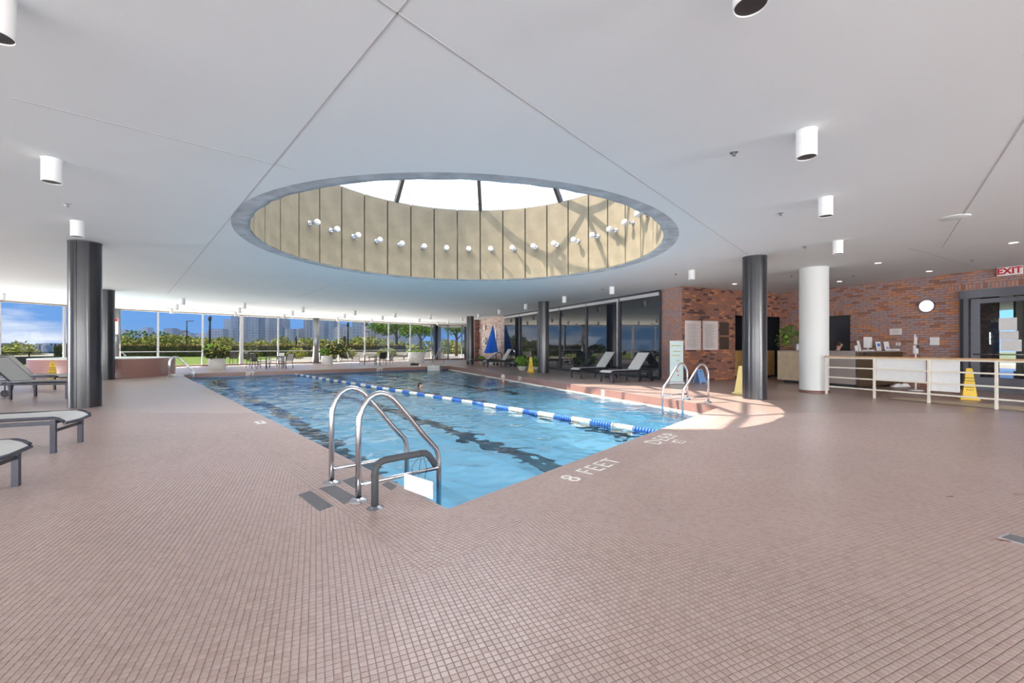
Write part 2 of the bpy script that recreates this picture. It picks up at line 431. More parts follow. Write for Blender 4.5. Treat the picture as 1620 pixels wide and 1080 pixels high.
# ---- individual tiles near the camera
def clip(poly, p, n):        # keep side where (q-p).n <= 0
    out = []
    for i in range(len(poly)):
        a, b = poly[i], poly[(i+1) % len(poly)]
        da, db = (a-p).dot(n), (b-p).dot(n)
        if da <= 0: out.append(a)
        if (da < 0 < db) or (db < 0 < da): out.append(a+(b-a)*(da/(da-db)))
    return out
tile_mats = [mat('tile_a', (.455, .345, .31), .31, spec=.55, var=.06, vscale=.7),
             mat('tile_b', (.44, .328, .293), .33, spec=.55, var=.06, vscale=.7),
             mat('tile_c', (.468, .357, .322), .30, spec=.55, var=.06, vscale=.7),
             mat('tile_d', (.415, .305, .272), .34, spec=.55, var=.06, vscale=.7)]
grout_edge = .0020
d01 = (POOL[1]-POOL[0]).normalized(); n01 = Vector((d01.y, -d01.x, 0))     # outward normals
d30 = (POOL[0]-POOL[3]).normalized(); n30 = Vector((d30.y, -d30.x, 0))
ZT = 8.6
def vis(p, pad=.9): return p.y > .9 and p.y < ZT and abs(p.x) < p.y*1.174+pad
tiles = []   # (distance, center, polygon, full, angle, matindex)
def gen(origin, dx, dy, keep, clips):
    # rows/cols covering the visible wedge
    ext = ZT*1.6
    cx = Vector((0, ZT/2+.8, 0))-origin; i0 = int(cx.dot(dx)/PITCH); j0 = int(cx.dot(dy)/PITCH); K = int(ext/PITCH)
    h = PITCH/2
    for i in range(i0-K, i0+K):
        for j in range(j0-K, j0+K):
            c = origin+dx*((i+.5)*PITCH)+dy*((j+.5)*PITCH)
            if not vis(c): continue
            s = keep(c)
            if s is None: continue
            g = h-grout_edge
            poly = [c+dx*(-g)+dy*(-g), c+dx*g+dy*(-g), c+dx*g+dy*g, c+dx*(-g)+dy*g]
            full = True
            for p, n in clips(c):
                if any((q-p).dot(n) > 0 for q in poly):
                    poly = clip(poly, p, n); full = False
                    if len(poly) < 3: break
            if len(poly) < 3: continue
            if not full:
                ar = sum((poly[k].x*poly[(k+1) % len(poly)].y-poly[(k+1) % len(poly)].x*poly[k].y) for k in range(len(poly)))/2
                if abs(ar) < 2e-4: continue
            tiles.append(((c.y*c.y+.35*c.x*c.x) if (c.y > 1.7 and abs(c.x) < c.y*1.174) else 500+c.y, c, poly, full, math.atan2(dx.y, dx.x), random.choice((0, 0, 1, 1, 2, 2, 3))))
OC = OUT[0]
def s1(c): return (c-OC).dot(n01)     # >0 : outside band of edge 01
def s3(c): return (c-OC).dot(n30)
# field: outside wedge
gen(Vector((0, 0, 0)), GU, GV, lambda c: 1 if (s1(c) > -PITCH*.6 or s3(c) > -PITCH*.6) else None,
    lambda c: [(OC, -n01 if s1(c) > s3(c) else -n30)])
# bands: between pool edge and OUT edge, split at the mitre line C0-OC
mit = (OC-C0).normalized(); mn = Vector((-mit.y, mit.x, 0))   # side test
side1 = 1 if (C0+d01-C0).dot(mn) > 0 else -1
gen(C0, d01, -n01, lambda c: 1 if (c-C0).dot(n01) > -.03 and s1(c) < .03 and (c-C0).dot(mn)*side1 > -.03 else None,
    lambda c: [(C0, -n01), (OC, n01), (C0, -mn*side1)])
gen(C0, -d30, -n30, lambda c: 1 if (c-C0).dot(n30) > -.03 and s3(c) < .03 and (c-C0).dot(mn)*side1 < .03 else None,
    lambda c: [(C0, -n30), (OC, n30), (C0, mn*side1)])
tiles.sort(key=lambda t: t[0])
hh = PITCH/2-grout_edge; bv = .0012; TH = .0045
def tile_shape(poly):
    c = sum(poly, Vector())/len(poly); n = len(poly)
    vs = [Vector((p.x, p.y, -.006)) for p in poly]+[Vector((p.x, p.y, -bv)) for p in poly]
    vs += [Vector((p.x, p.y, 0))+(c-p).normalized()*bv for p in poly]
    fs = [tuple(range(2*n, 3*n))]
    for k in range(n):
        k2 = (k+1) % n; fs.append((k, k2, n+k2, n+k)); fs.append((n+k, n+k2, 2*n+k2, 2*n+k))
    return vs, fs
vs, fs = tile_shape([Vector((-hh, -hh, 0)), Vector((hh, -hh, 0)), Vector((hh, hh, 0)), Vector((-hh, hh, 0))])
tmes = []
for k in range(4):
    me = bpy.data.meshes.new('tile'); me.from_pydata([tuple(v) for v in vs], [], fs); me.materials.append(tile_mats[k]); me.update(); tmes.append(me)
rest = MB(); cnt = 0
for dist, c, poly, full, ang, mi in tiles:
    if full and cnt < 300:
        o = bpy.data.objects.new('tile', tmes[mi]); COL.objects.link(o); o.parent = floor; o.location = (c.x, c.y, 0); o.rotation_euler = (0, 0, ang); cnt += 1
    else:
        v_, f_ = tile_shape(poly); rest.add(v_, f_, mi)
tag(rest.build('tiles', tile_mats, floor), kind='stuff')

# ---- pool basin
def zfloor(p): # depth by position: deep near CR/C0, shallow at far side
    t = ((p-CR).dot((CF-CR).normalized()))/(CF-CR).length; return -2.4+1.25*t
DC = [Vector((p.x, p.y, zfloor(p))) for p in POOL]
basin = MB(); top = [Vector((p.x, p.y, -.2)) for p in POOL]
basin.add(top+DC, [(4, 5, 6, 7)]+[(i, (i+1) % 4, 4+(i+1) % 4, 4+i) for i in range(4)])
basin = struct(basin.build('pool_basin', [M_poolw]))
# lane marks on the basin floor
ra = F(459, 590.5, -.22); rb = F(1038, 683.5, -.22); rdir = (rb-ra); rdir.z = 0; rdir.normalize(); rn = Vector((-rdir.y, rdir.x, 0))
mb = MB()
def pz(q): return Vector((q.x, q.y, zfloor(q)+.012))
for off in (-1.3, -3.9, -6.3, 1.5, 4.0):
    o = ra+rn*off
    pts = []
    for k in range(25):
        q = o+rdir*(1.0+k*.93)
        ok = all(((q-POOL[i]).dot(Vector(((POOL[(i+1) % 4]-POOL[i]).y, -(POOL[(i+1) % 4]-POOL[i]).x, 0)).normalized()) < -.9) for i in range(4))
        if ok: pts.append(q)
    if len(pts) > 2:
        a, b = pts[0], pts[-1]
        for k in range(len(pts)-1):
            p, q = pts[k], pts[k+1]
            mb.add([pz(p+rn*.2), pz(p-rn*.2), pz(q-rn*.2), pz(q+rn*.2)], [(0, 1, 2, 3)])
        for e in (a, b): mb.add([pz(e+rn*.5+rdir*.15), pz(e-rn*.5+rdir*.15), pz(e-rn*.5-rdir*.15), pz(e+rn*.5-rdir*.15)], [(0, 1, 2, 3)])
mb.build('lane_marking', [M_lane], basin)
# ---- water
M_water = bpy.data.materials.new('pool_water'); M_water.use_nodes = True; t = M_water.node_tree; t.nodes.clear()
c = N(t, 'ShaderNodeTexCoord')
n1 = N(t, 'ShaderNodeTexNoise'); n1.inputs['Scale'].default_value = 2.1; n1.inputs['Detail'].default_value = 3; n1.inputs['Roughness'].default_value = .5; n1.inputs['Distortion'].default_value = .8
n2 = N(t, 'ShaderNodeTexNoise'); n2.inputs['Scale'].default_value = 7; n2.inputs['Detail'].default_value = 2; n2.inputs['Distortion'].default_value = .5
t.links.new(c.outputs['Object'], n1.inputs['Vector']); t.links.new(c.outputs['Object'], n2.inputs['Vector'])
ad = N(t, 'ShaderNodeMath', operation='MULTIPLY_ADD'); ad.inputs[1].default_value = .22
t.links.new(n2.outputs[0], ad.inputs[0]); t.links.new(n1.outputs[0], ad.inputs[2])
bp = N(t, 'ShaderNodeBump'); bp.inputs['Strength'].default_value = 1.0; bp.inputs['Distance'].default_value = .006
t.links.new(ad.outputs[0], bp.inputs['Height'])
rf = N(t, 'ShaderNodeBsdfRefraction'); rf.inputs['IOR'].default_value = 1.33; rf.inputs[0].default_value = (.87, .965, 1, 1); rf.inputs['Roughness'].default_value = 0
tr = N(t, 'ShaderNodeBsdfTransparent'); tr.inputs[0].default_value = (.86, .96, 1, 1)
gl = N(t, 'ShaderNodeBsdfGlossy'); gl.inputs['Roughness'].default_value = .02
for q in (rf, gl): t.links.new(bp.outputs[0], q.inputs['Normal'])
fr = N(t, 'ShaderNodeFresnel'); fr.inputs[0].default_value = 1.33; t.links.new(bp.outputs[0], fr.inputs['Normal'])
m1 = N(t, 'ShaderNodeMixShader'); m1.inputs[0].default_value = .15; t.links.new(rf.outputs[0], m1.inputs[1]); t.links.new(tr.outputs[0], m1.inputs[2])
m2 = N(t, 'ShaderNodeMixShader'); t.links.new(fr.outputs[0], m2.inputs[0]); t.links.new(m1.outputs[0], m2.inputs[1]); t.links.new(gl.outputs[0], m2.inputs[2])
o_ = N(t, 'ShaderNodeOutputMaterial'); t.links.new(m2.outputs[0], o_.inputs[0])
from mathutils import noise as mnoise
ins = inset(POOL, -.012); NS, NT = 230, 520; mb = MB()
for i in range(NS+1):
    a_ = lerp(ins[0], ins[1], i/NS); b_ = lerp(ins[3], ins[2], i/NS)
    for j in range(NT+1):
        p = lerp(a_, b_, (j/NT)**1.25)
        w1 = mnoise.noise(Vector((p.x*.75+3, p.y*.75, 1.3))+.5*mnoise.noise_vector(Vector((p.x*.5, p.y*.5, 4))))
        w2 = mnoise.noise(Vector((p.x*2.1, p.y*2.1, 7.7))+.35*mnoise.noise_vector(Vector((p.x*1.2, p.y*1.2, 9)))); w3 = mnoise.noise(Vector((p.x*5.2, p.y*5.2, 2.2)))
        mb.v.append((p.x, p.y, WZ+.030*w1+.021*w2+.012*w3))
mb.f = [(i*(NT+1)+j, (i+1)*(NT+1)+j, (i+1)*(NT+1)+j+1, i*(NT+1)+j+1) for i in range(NS) for j in range(NT)]
mb.m = [0]*len(mb.f); mb.sm = [True]*len(mb.f)
tag(mb.build('pool_water', [M_water]), 'rippled clear blue water filling the indoor pool', 'water', kind='stuff')

# ---- ceiling with the round opening
OCX, OCY, OR, RR = -1.08, 10.40, 4.73, 4.44
circ = [(OCX+OR*math.cos(2*PI*k/72), OCY+OR*math.sin(2*PI*k/72)) for k in range(72)]
cpts = [(LEND.x-1, -14.3), (30.5, -14.3), (30.5, 36), (6, 51), (-9.5, 51), (-9.5, 45.9), (WA.x-.9, WA.y+.9), (LEND.x-1.1, LEND.y)]
ceiling = struct(poly_prism(cpts, CEIL, CEIL+.32, 'ceiling', [M_ceil], holes=[circ]))
# rough concrete ring
mb = MB(); n = 144; rr = random.Random(3)
jit = [rr.uniform(-.02, .02) for _ in range(n)]; jo = [rr.uniform(-.012, .012) for _ in range(n)]
rows = []
for (rad, z, jj) in ((OR+.006, CEIL+.003, jo), (RR+.10, CEIL+.012, jit), (RR-.005, CEIL+.018, jit), (RR+.09, CEIL+.022, None), (RR+.20, CEIL+.022, None), (OR+.01, CEIL+.30, None)):
    rows.append([(OCX+(rad+(jj[k] if jj else 0))*math.cos(2*PI*k/n), OCY+(rad+(jj[k] if jj else 0))*math.sin(2*PI*k/n), z) for k in range(n)])
for rw in rows: mb.v += rw
for i in range(len(rows)-1):
    for k in range(n):
        k2 = (k+1) % n; mb.f.append((i*n+k, (i+1)*n+k, (i+1)*n+k2, i*n+k2)); mb.m.append(0); mb.sm.append(True)
struct(mb.build('trim_1', [M_ring]))
# drum of 36 concrete panels
DT = CEIL+2.38
drum = struct(MB().lathe([(RR+.08, CEIL+.02), (RR+.08, DT-.005), (RR+.30, DT-.005), (RR+.30, CEIL+.32)], (OCX, OCY, 0), 108).build('wall_skylight', [M_concd]))
def wedge(a0, a1, r0, r1, z0, z1, seg=3, bev=.012):
    m = MB(); vs = []
    for rad, z, da in ((r1, z0, 0), (r0+bev, z0, 0), (r0, z0+bev, .002), (r0, z1-bev, .002), (r0+bev, z1, 0), (r1, z1, 0)):
        for k in range(seg+1):
            a = lerp(a0+da, a1-da, k/seg); vs.append((rad*math.cos(a), rad*math.sin(a), z))
    fs = []; c_ = seg+1
    for i in range(5):
        for k in range(seg): fs.append((i*c_+k, i*c_+k+1, (i+1)*c_+k+1, (i+1)*c_+k))
    fs.append(tuple(i*c_ for i in range(6))); fs.append(tuple(i*c_+seg for i in range(5, -1, -1)))
    m.add(vs, fs); return m
pm = wedge(-R(5)+.0035, R(5)-.0035, RR, RR+.085, CEIL+.02, DT)
pm = pm.build('panel', [M_conc], drum, (OCX, OCY, 0), 0)
hole = MB()
for k in range(36):
    a = R(5+10*k)
    if k == 0: pm.rotation_euler = (0, 0, a)
    else:
        o = pm.copy(); COL.objects.link(o); o.rotation_euler = (0, 0, a)
    ca, sa = math.cos(a), math.sin(a)
    for zz in (.35, .85, 1.35, 1.85, 2.25):
        p = Vector((OCX+(RR-.001)*ca, OCY+(RR-.001)*sa, CEIL+.02+zz)); x = Vector((-sa, ca, 0))
        hole.add([p+x*(.02*math.cos(q*PI/3))+Vector((0, 0, .02*math.sin(q*PI/3))) for q in range(6)], [(0, 1, 2, 3, 4, 5)])
tag(hole.build('tie_holes', [M_concd], drum), kind='stuff')
# globe wall lamps
def globe_lamp():
    r_ = empty('wall_lamp')
    MB().tube([(0, 0, 0), (.015, 0, 0), (.03, 0, 0)], [.075, .075, .06], 14).build('wall_plate', [M_chrome], r_)
    MB().tube([(.02, 0, 0), (.13, 0, 0)], .016, 8).tube([(.11, 0, 0), (.16, 0, 0)], .035, 12).build('arm', [M_chrome], r_)
    MB().sphere((.245, 0, 0), .086, 18).build('globe', [M_globe], r_)
    return r_
gl0 = globe_lamp()
order = [('leftmost', 155), ('second', 145), ('third', 135), ('fourth', 125), ('fifth', 115), ('sixth', 105), ('seventh', 95)]
gl_labels = {}
names = ['first', 'second', 'third', 'fourth', 'fifth', 'sixth', 'seventh', 'eighth', 'ninth', 'tenth', 'eleventh', 'twelfth', 'thirteenth', 'fourteenth', 'fifteenth', 'sixteenth', 'seventeenth', 'eighteenth']
angs = [165, 155, 145, 135, 125, 115, 105, 95, 85, 75, 65, 55, 45, 35, 25, 15, 5]
for i, a in enumerate(angs):
    p = (OCX+RR*math.cos(R(a)), OCY+RR*math.sin(R(a)), CEIL+1.01)
    lb = 'round white globe lamp on chrome arm, %s from the left round the concrete drum' % names[i]
    o = gl0 if i == 0 else copy_tree(gl0)
    o.location = p; o.rotation_euler = (0, 0, R(a+180)); tag(o, lb, 'lamp', 'globe lamps round the skylight drum')
# dome: ribs, rails, milky panes
dome = empty('skylight_dome', (OCX, OCY, DT), 0, 'milky glazed skylight dome with brown steel ribs over the round opening', 'skylight')
nr = 10
def dn(i, rad, z): a = R(54+36*i); return Vector((rad*math.cos(a), rad*math.sin(a), z))
def dh(i, rad, z): a = R(72+36*i); return Vector((rad*math.cos(a), rad*math.sin(a), z))
L1 = (4.52, .0); L2 = (3.3, 1.35); L3 = (1.55, 2.1); apex = Vector((0, 0, 2.35))
for i in range(nr):
    MB().bar(dn(i, *L1), dn(i, *L2), .11, .16).build('rib', [M_strut], dome)
    mb = MB(); mb.bar(dn(i, *L2), dn(i+1, *L2), .10, .12)
    mb.bar(dn(i, *L2), dh(i, *L3), .10, .12); mb.bar(dn(i+1, *L2), dh(i, *L3), .10, .12)
    mb.build('brace', [M_strut], dome)
    if i % 2 == 0: MB().bar(dh(i, *L3), apex, .10, .12).build('rib', [M_strut], dome)
    pane = MB(); up = Vector((0, 0, .10))
    pane.add([dn(i, *L1)*1.02+up, dn(i+1, *L1)*1.02+up, dn(i+1, *L2)*1.02+up, dn(i, *L2)*1.02+up, dh(i, *L3)+up, apex+up, dh(i+1, *L3)+up],
             [(0, 1, 2, 3), (3, 2, 4), (2, 6, 5, 4)])
    pane.build('pane', [M_milk], dome)
mb = MB(); ring = [Vector((4.50*math.cos(2*PI*k/18+R(10)), 4.50*math.sin(2*PI*k/18+R(10)), .20)) for k in range(18)]
for k in range(18): mb.bar(ring[k], ring[(k+1) % 18], .035)
mb.build('rail', [M_mull], dome)
for k in range(18):
    p = ring[k]; MB().bar((p.x, p.y, 0), (p.x, p.y, .2), .03).build('post', [M_mull], dome)

# ceiling joints
def joint(a, b, k):
    m = MB(); m.bar(a+Vector((0, 0, 0)), b+Vector((0, 0, 0)), .014, .006); struct(m.build('trim_%d' % k, [M_joint]))
joint(CP(655, -12), CP(265, 465), 2); joint(CP(570, -20), CP(1182, 402), 3)
joint(CP(20, 155), CP(470, 268), 4); joint(CP(1640, 160), CP(1490, 392), 5); joint(CP(1437, 392), CP(1600, 438), 6); joint(CP(560, 438), CP(470, 470), 7)

# ---- windows: main line
def window_bay(k, a, b, nrm, light=True, z1=CEIL, transom=True, mats=None, post=None):
    """one glazed bay from a to b with its left mullion, head, sill, transom and pane"""
    mm = mats or M_mull
    d = (b-a).normalized()
    f = MB(); f.bar(a+Vector((0, 0, z1-.035)), b+Vector((0, 0, z1-.035)), .12, .07)
    wnd = struct(f.build('window_%d' % k, [M_tan]))
    MB().bar(a+Vector((0, 0, .05)), b+Vector((0, 0, .05)), .14, .10).build('sill', [M_red], wnd)
    if transom: MB().bar(a+Vector((0, 0, 1.0)), b+Vector((0, 0, 1.0)), .08, .05).build('transom', [mm], wnd)
    MB().bar(a+Vector((0, 0, .1)), a+Vector((0, 0, z1-.07)), .10, .10 if not post else post, up=tuple(d)).build('mullion', [mm], wnd)
    p = MB(); g = nrm*.01
    p.bar(a+g+Vector((0, 0, (z1+.03)/2)), b+g+Vector((0, 0, (z1+.03)/2)), .012, z1-.17)
    p.build('pane', [M_glass], wnd)
    return wnd
def onW(px):
    t_ = (px-CX)/FPX     # intersection of ray with line WA + s*wdir
    s = (t_*WA.y-WA.x)/(wdir.x-t_*wdir.y); return WA+wdir*s
pxs = [184, 250, 320.6, 382, 440, 497, 535.6, 577, 614.6, 649, 682]
k = 1
for i in range(len(pxs)-1):
    window_bay(k, onW(pxs[i]) if i else WA, onW(pxs[i+1]), wn, post=.22 if i == 3 else None); k += 1
lseg = [0, 2.45, 4.95, 7.5, 10, 12.5, 15, 20, 25, 30, 38]
ln = Vector((ldir.y, -ldir.x, 0)); ln = ln if ln.x < 0 else -ln
for i in range(len(lseg)-1):
    window_bay(k, WA+ldir*lseg[i+1], WA+ldir*lseg[i], ln, transom=False); k += 1
# far vestibule glazing
vp = [onW(682)+Vector((.02, .05, 0)), P(709, 0, 45.3), P(730.5, 0, 44.3), P(749, 0, 43.5)]
for i in range(3):
    a, b = vp[i].copy(), vp[i+1].copy(); a.z = b.z = 0
    window_bay(k, a, b, Vector((0, 1, 0)), transom=False, mats=M_steelcol); k += 1
# end post with sign, base
mb = MB(); mb.tube([(WA.x, WA.y, 0), (WA.x, WA.y, CEIL)], .2, 16); sgc = mb.build('column', [M_steelcol])
tag(sgc, 'slim grey steel column at the corner of the windows behind the black columns', 'column')
ps = P(180.5, 520, 25.62)
MB().box(ps+Vector((0, 0, .15)), (.36, .03, .95), rot=Matrix.Rotation(R(30), 3, 'Z')).build('x', [M_paper])
o = bpy.data.objects['x']; o.name = 'notice_sign'; tag(o, 'tall white notice with red heading on the post behind the black column', 'sign')
MB().box(ps+Vector((0, -.02, .53)), (.34, .03, .17), rot=Matrix.Rotation(R(30), 3, 'Z')).build('red_heading', [M_redp], o)

# ---- brick walls
brick_mats = [mat('brick_orange', (0.512, 0.220, 0.110), .6, bump=.4, bscale=60, var=.12, vscale=6), mat('brick_red', (0.354, 0.152, 0.098), .6, bump=.4, bscale=60, var=.12, vscale=6),
              mat('brick_brown', (0.268, 0.134, 0.104), .55, bump=.4, bscale=60, var=.12, vscale=6), mat('brick_plum', (0.329, 0.232, 0.232), .5, bump=.4, bscale=60, var=.12, vscale=6),
              mat('brick_dark', (0.104, 0.055, 0.055), .5, bump=.4, bscale=60, var=.12, vscale=6), mat('brick_rose', (0.415, 0.232, 0.183), .6, bump=.4, bscale=60, var=.12, vscale=6), mat('brick_pale', (0.561, 0.439, 0.390), .5, bump=.4, bscale=60, var=.12, vscale=6)]  # the last, palest tone has the far wall's specular haze in its colour
brick_meshes = {}
def brick_wall(name, a, b, nrm, z1=CEIL, openings=(), nind=0, palette=(0, 1, 2, 3, 4, 5), BL=.25, BH=.08, seed=1, thick=.25, soldier=()):
    rnd = random.Random(seed); a = Vector(a); b = Vector(b); L = (b-a).length; d = (b-a)/L; nrm = Vector(nrm).normalized()
    # mortar backing with openings
    zs = sorted(set([0, z1]+[o[2] for o in openings]+[o[3] for o in openings])); mb = MB()
    for z0_, z1_ in zip(zs, zs[1:]):
        iv = [(0, L)]
        for (s0, s1_, oz0, oz1) in openings:
            if oz0 <= z0_+1e-6 and oz1 >= z1_-1e-6:
                ni = []
                for p, q in iv:
                    if s0 > p: ni.append((p, min(q, s0)))
                    if s1_ < q: ni.append((max(p, s1_), q))
                iv = [(p, q) for p, q in ni if q-p > .001]
        for p, q in iv:
            m = (p+q)/2; mb.box(a+d*m-nrm*(thick/2)+Vector((0, 0, (z0_+z1_)/2)), (q-p, thick, z1_-z0_), rot=Matrix.Rotation(math.atan2(d.y, d.x), 3, 'Z'))
    wall = struct(mb.build(name, [M_mort]))
    G_ = .011; pr = .008
    items = []
    blocks = list(openings)+[(s[0], s[1], s[2], s[3]) for s in soldier]
    nrow = int(z1/BH)+1
    for r_ in range(nrow):
        z0_ = r_*BH; zt = min(z0_+BH, z1-.002)
        if zt-z0_ < .03: continue
        zc = (z0_+zt)/2; iv = [(0, L)]
        for (s0, s1_, oz0, oz1) in blocks:
            if oz0 < zc < oz1:
                ni = []
                for p, q in iv:
                    if s0 > p: ni.append((p, min(q, s0)))
                    if s1_ < q: ni.append((max(p, s1_), q))
                iv = [(p, q) for p, q in ni if q-p > .02]
        off = (0, .5, .08, .58)[r_ % 4]*BL
        for p, q in iv:
            s = -off
            while s < q:
                s0, s1_ = max(s, p), min(s+BL, q)
                if s1_-s0 > .04:
                    full = abs(s1_-s0-BL) < 1e-4 and abs(zt-z0_-BH) < 1e-4
                    items.append((s0+G_/2, s1_-G_/2, z0_+G_/2, zt-G_/2, full, rnd.choice(palette), rnd.uniform(-.002, .002)))
                s += BL
    for (s0, s1_, z0_, zt) in soldier:
        s = s0
        while s < s1_-.03:
            items.append((s+G_/2, min(s+BH, s1_)-G_/2, z0_+G_/2, zt-G_/2, False, rnd.choice(palette), 0)); s += BH
    def near(it): c_ = a+d*((it[0]+it[1])/2); return c_.y
    items.sort(key=near)
    stuff = MB(); cnt = 0; ang = math.atan2(d.y, d.x); rot = Matrix.Rotation(ang, 3, 'Z')
    for (s0, s1_, z0_, zt, full, mi, j) in items:
        c_ = a+d*((s0+s1_)/2)+nrm*((pr+j)/2)+Vector((0, 0, (z0_+zt)/2))
        if full and cnt < nind and c_.y > .5 and abs(c_.x) < c_.y*1.174+.3:
            key = (mi, BL, BH)
            if key not in brick_meshes:
                bb = MB(); bb.box((0, 0, 0), (BL-G_, pr*2, BH-G_), bev=.002); brick_meshes[key] = bb.build('brick', [brick_mats[mi]], link=False).data
            o = bpy.data.objects.new('brick', brick_meshes[key]); COL.objects.link(o); o.parent = wall; o.location = c_-nrm*(pr*.25); o.rotation_euler = (0, 0, ang); cnt += 1
        else:
            hx = (s1_-s0)/2; hz = (zt-z0_)/2; q = c_
            f = nrm*((pr+j)/2); bk = -nrm*((pr+j)/2+.002); X = d*hx; Zv = Vector((0, 0, hz))
            stuff.add([q+f-X-Zv, q+f+X-Zv, q+f+X+Zv, q+f-X+Zv, q+bk-X-Zv, q+bk+X-Zv, q+bk+X+Zv, q+bk-X+Zv],
                      [(0, 1, 2, 3), (0, 4, 5, 1), (1, 5, 6, 2), (2, 6, 7, 3), (3, 7, 4, 0)], mi)
    if stuff.f: tag(stuff.build('bricks', brick_mats, wall), kind='stuff')
    return wall
UR, VBW, UGL = 18.05, 12.30, 12.52
# right wall, runs from the corner with wall B towards the camera
rw0 = G(UR, VBW); rw1 = G(UR, -4)
def sR(px): return (onU(px, UR)-rw0).length
door_s0, door_s1 = sR(1520), sR(1520)+3.6
dk0, dk1 = sR(1296), sR(1345)
brick_wall('wall_right', rw0, rw1, -GU, openings=[(door_s0, door_s1, 0, 3.0), (dk0, dk1, 0, 2.48)],
           nind=300, palette=(0, 5, 1, 2, 3, 3, 5, 5, 3, 5, 3), seed=4, soldier=[(door_s0-.3, door_s1+.3, 3.0, 3.2), (dk0-.02, dk1+.1, 2.48, 2.68)])
# wall B with posters, facing the camera
wb0 = G(UGL, VBW); opB = 15.35-UGL
brick_wall('wall_back_right', wb0, G(UR, VBW), -GV, openings=[(opB, UR-UGL, 0, 2.57)], nind=300, palette=(1, 1, 2, 0, 2, 4, 1), seed=9, BL=.24,
           soldier=[(opB-.15, UR-UGL, 2.57, 2.75)])
brick_wall('wall_pier_side', G(UGL, 13.4), wb0, -GU, nind=0, palette=(5, 3, 5, 5, 3), seed=5)
brick_wall('wall_far_brick', G(UGL, 34.5), G(UGL, 29.2), -GU, nind=0, palette=(6, 6, 5, 6), seed=6)
brick_wall('wall_far_end', G(UGL-.45, 34.5), G(UGL, 34.5), -GV, nind=0, palette=(1, 2, 4), seed=8)
# passage behind the opening of wall B
brick_wall('wall_passage', G(15.2, 15.0), G(18.4, 15.0), -GV, nind=0, palette=(4, 4, 2), seed=12)
struct(MB().box(G(15.1, 13.7, CEIL/2), (.1, 2.7, CEIL), rot=Matrix.Rotation(GA, 3, 'Z')).build('wall_passage_left', [M_wallbrown]))
struct(MB().box(G(18.5, 13.7, CEIL/2), (.1, 2.7, CEIL), rot=Matrix.Rotation(GA, 3, 'Z')).build('wall_passage_right', [M_wallbrown]))
struct(MB().box(G(16.8, 13.9, 2.9), (3.4, 2.4, .1), rot=Matrix.Rotation(GA, 3, 'Z')).build('ceiling_passage', [M_wallbrown]))
rotG = Matrix.Rotation(GA, 3, 'Z')
# dark door in right wall behind the desk
p = (rw0+(rw1-rw0).normalized()*((dk0+dk1)/2)); d2 = struct(MB().box(p+GU*.14+Vector((0, 0, 1.24)), (.05, dk1-dk0, 2.48), rot=rotG).build('door_2', [M_wallbrown]))
MB().box(p+GU*.10-GV*.35+Vector((0, 0, 1.05)), (.03, .12, .03), rot=rotG).build('door_handle', [M_chrome], d2)
# glass wall right
vseg = [13.4, 15.95, 18.6, 21.25, 23.9, 26.55, 29.2]
for i in range(6):
    a, b = G(UGL, vseg[i]), G(UGL, vseg[i+1])
    wd = struct(MB().bar(a+Vector((0, 0, CEIL-.04)), b+Vector((0, 0, CEIL-.04)), .14, .08).build('window_%d' % k, [M_bronze])); k += 1
    MB().bar(a-GU*.02+Vector((0, 0, CEIL-.15)), b-GU*.02+Vector((0, 0, CEIL-.15)), .10, .13).build('shade_cassette', [M_mull], wd)
    MB().bar(a+Vector((0, 0, .05)), b+Vector((0, 0, .05)), .14, .10).build('sill', [M_bronze], wd)
    MB().bar(a+Vector((0, 0, .1)), a+Vector((0, 0, CEIL-.08)), .14, .09, up=tuple(GV)).build('mullion', [M_bronze], wd)
    if i == 1: MB().bar(a+GV*.14-GU*.03+Vector((0, 0, .1)), a+GV*.14-GU*.03+Vector((0, 0, CEIL-.2)), .07, .06, up=tuple(GV)).build('mullion', [M_mull], wd)
    MB().bar(a+Vector((0, 0, (CEIL+.02)/2)), b+Vector((0, 0, (CEIL+.02)/2)), .02, CEIL-.18).build('pane', [M_dglass], wd)
# entrance door right
dd = (rw1-rw0).normalized()
def RW(s, z, o=0): return rw0+dd*s-GU*o+Vector((0, 0, z))
door = struct(MB().box(RW((door_s0+door_s1)/2, 2.88, .02), (.16, door_s1-door_s0, .24), rot=rotG).build('door_1', [mat('door_grey', (.15, .155, .18), .4, metal=.4)]))
M_dg = MATS['door_grey']
MB().box(RW(door_s0+.09, 1.38, .0), (.12, .18, 2.76), rot=rotG).box(RW(door_s0+.05, 1.38, .02), (.14, .06, 2.76), 1, rot=rotG).build('jamb', [M_dg, M_black], door)
for j, s0 in enumerate((door_s0+.22, door_s0+1.90)):
    wdt = 1.62; leaf = MB(); zt = 2.72
    leaf.box(RW(s0+.10, zt/2+.02, -.03), (.06, .20, zt), rot=rotG).box(RW(s0+wdt-.13, zt/2+.02, -.03), (.06, .24, zt), rot=rotG)
    leaf.box(RW(s0+wdt/2, zt-.06, -.03), (.055, wdt-.1, .13), rot=rotG).box(RW(s0+wdt/2, .2, -.03), (.055, wdt-.1, .40), rot=rotG)
    lf = leaf.build('door_leaf', [M_dg], door)
    MB().box(RW(s0+wdt/2, 1.42, -.035), (.012, wdt-.4, 2.5), rot=rotG).build('pane', [M_clear], lf)
    MB().tube([RW(s0+.08, 1.08, .06), RW(s0+wdt-.05, 1.08, .06)], .02).build('push_bar', [M_chrome], lf)
    if j == 0:
        for (ds, z0_, w_, h_) in ((.78, 1.95, .36, .36), (.80, 1.63, .38, .24), (.84, 1.34, .42, .33)):
            MB().box(RW(s0+ds, z0_, 0.01), (.004, w_, h_), rot=rotG).build('paper_notice', [M_paper], lf)
        MB().box(RW(s0+.42, 1.55, .0), (.02, .03, .35), rot=rotG).build('pull_handle', [M_chrome], lf)
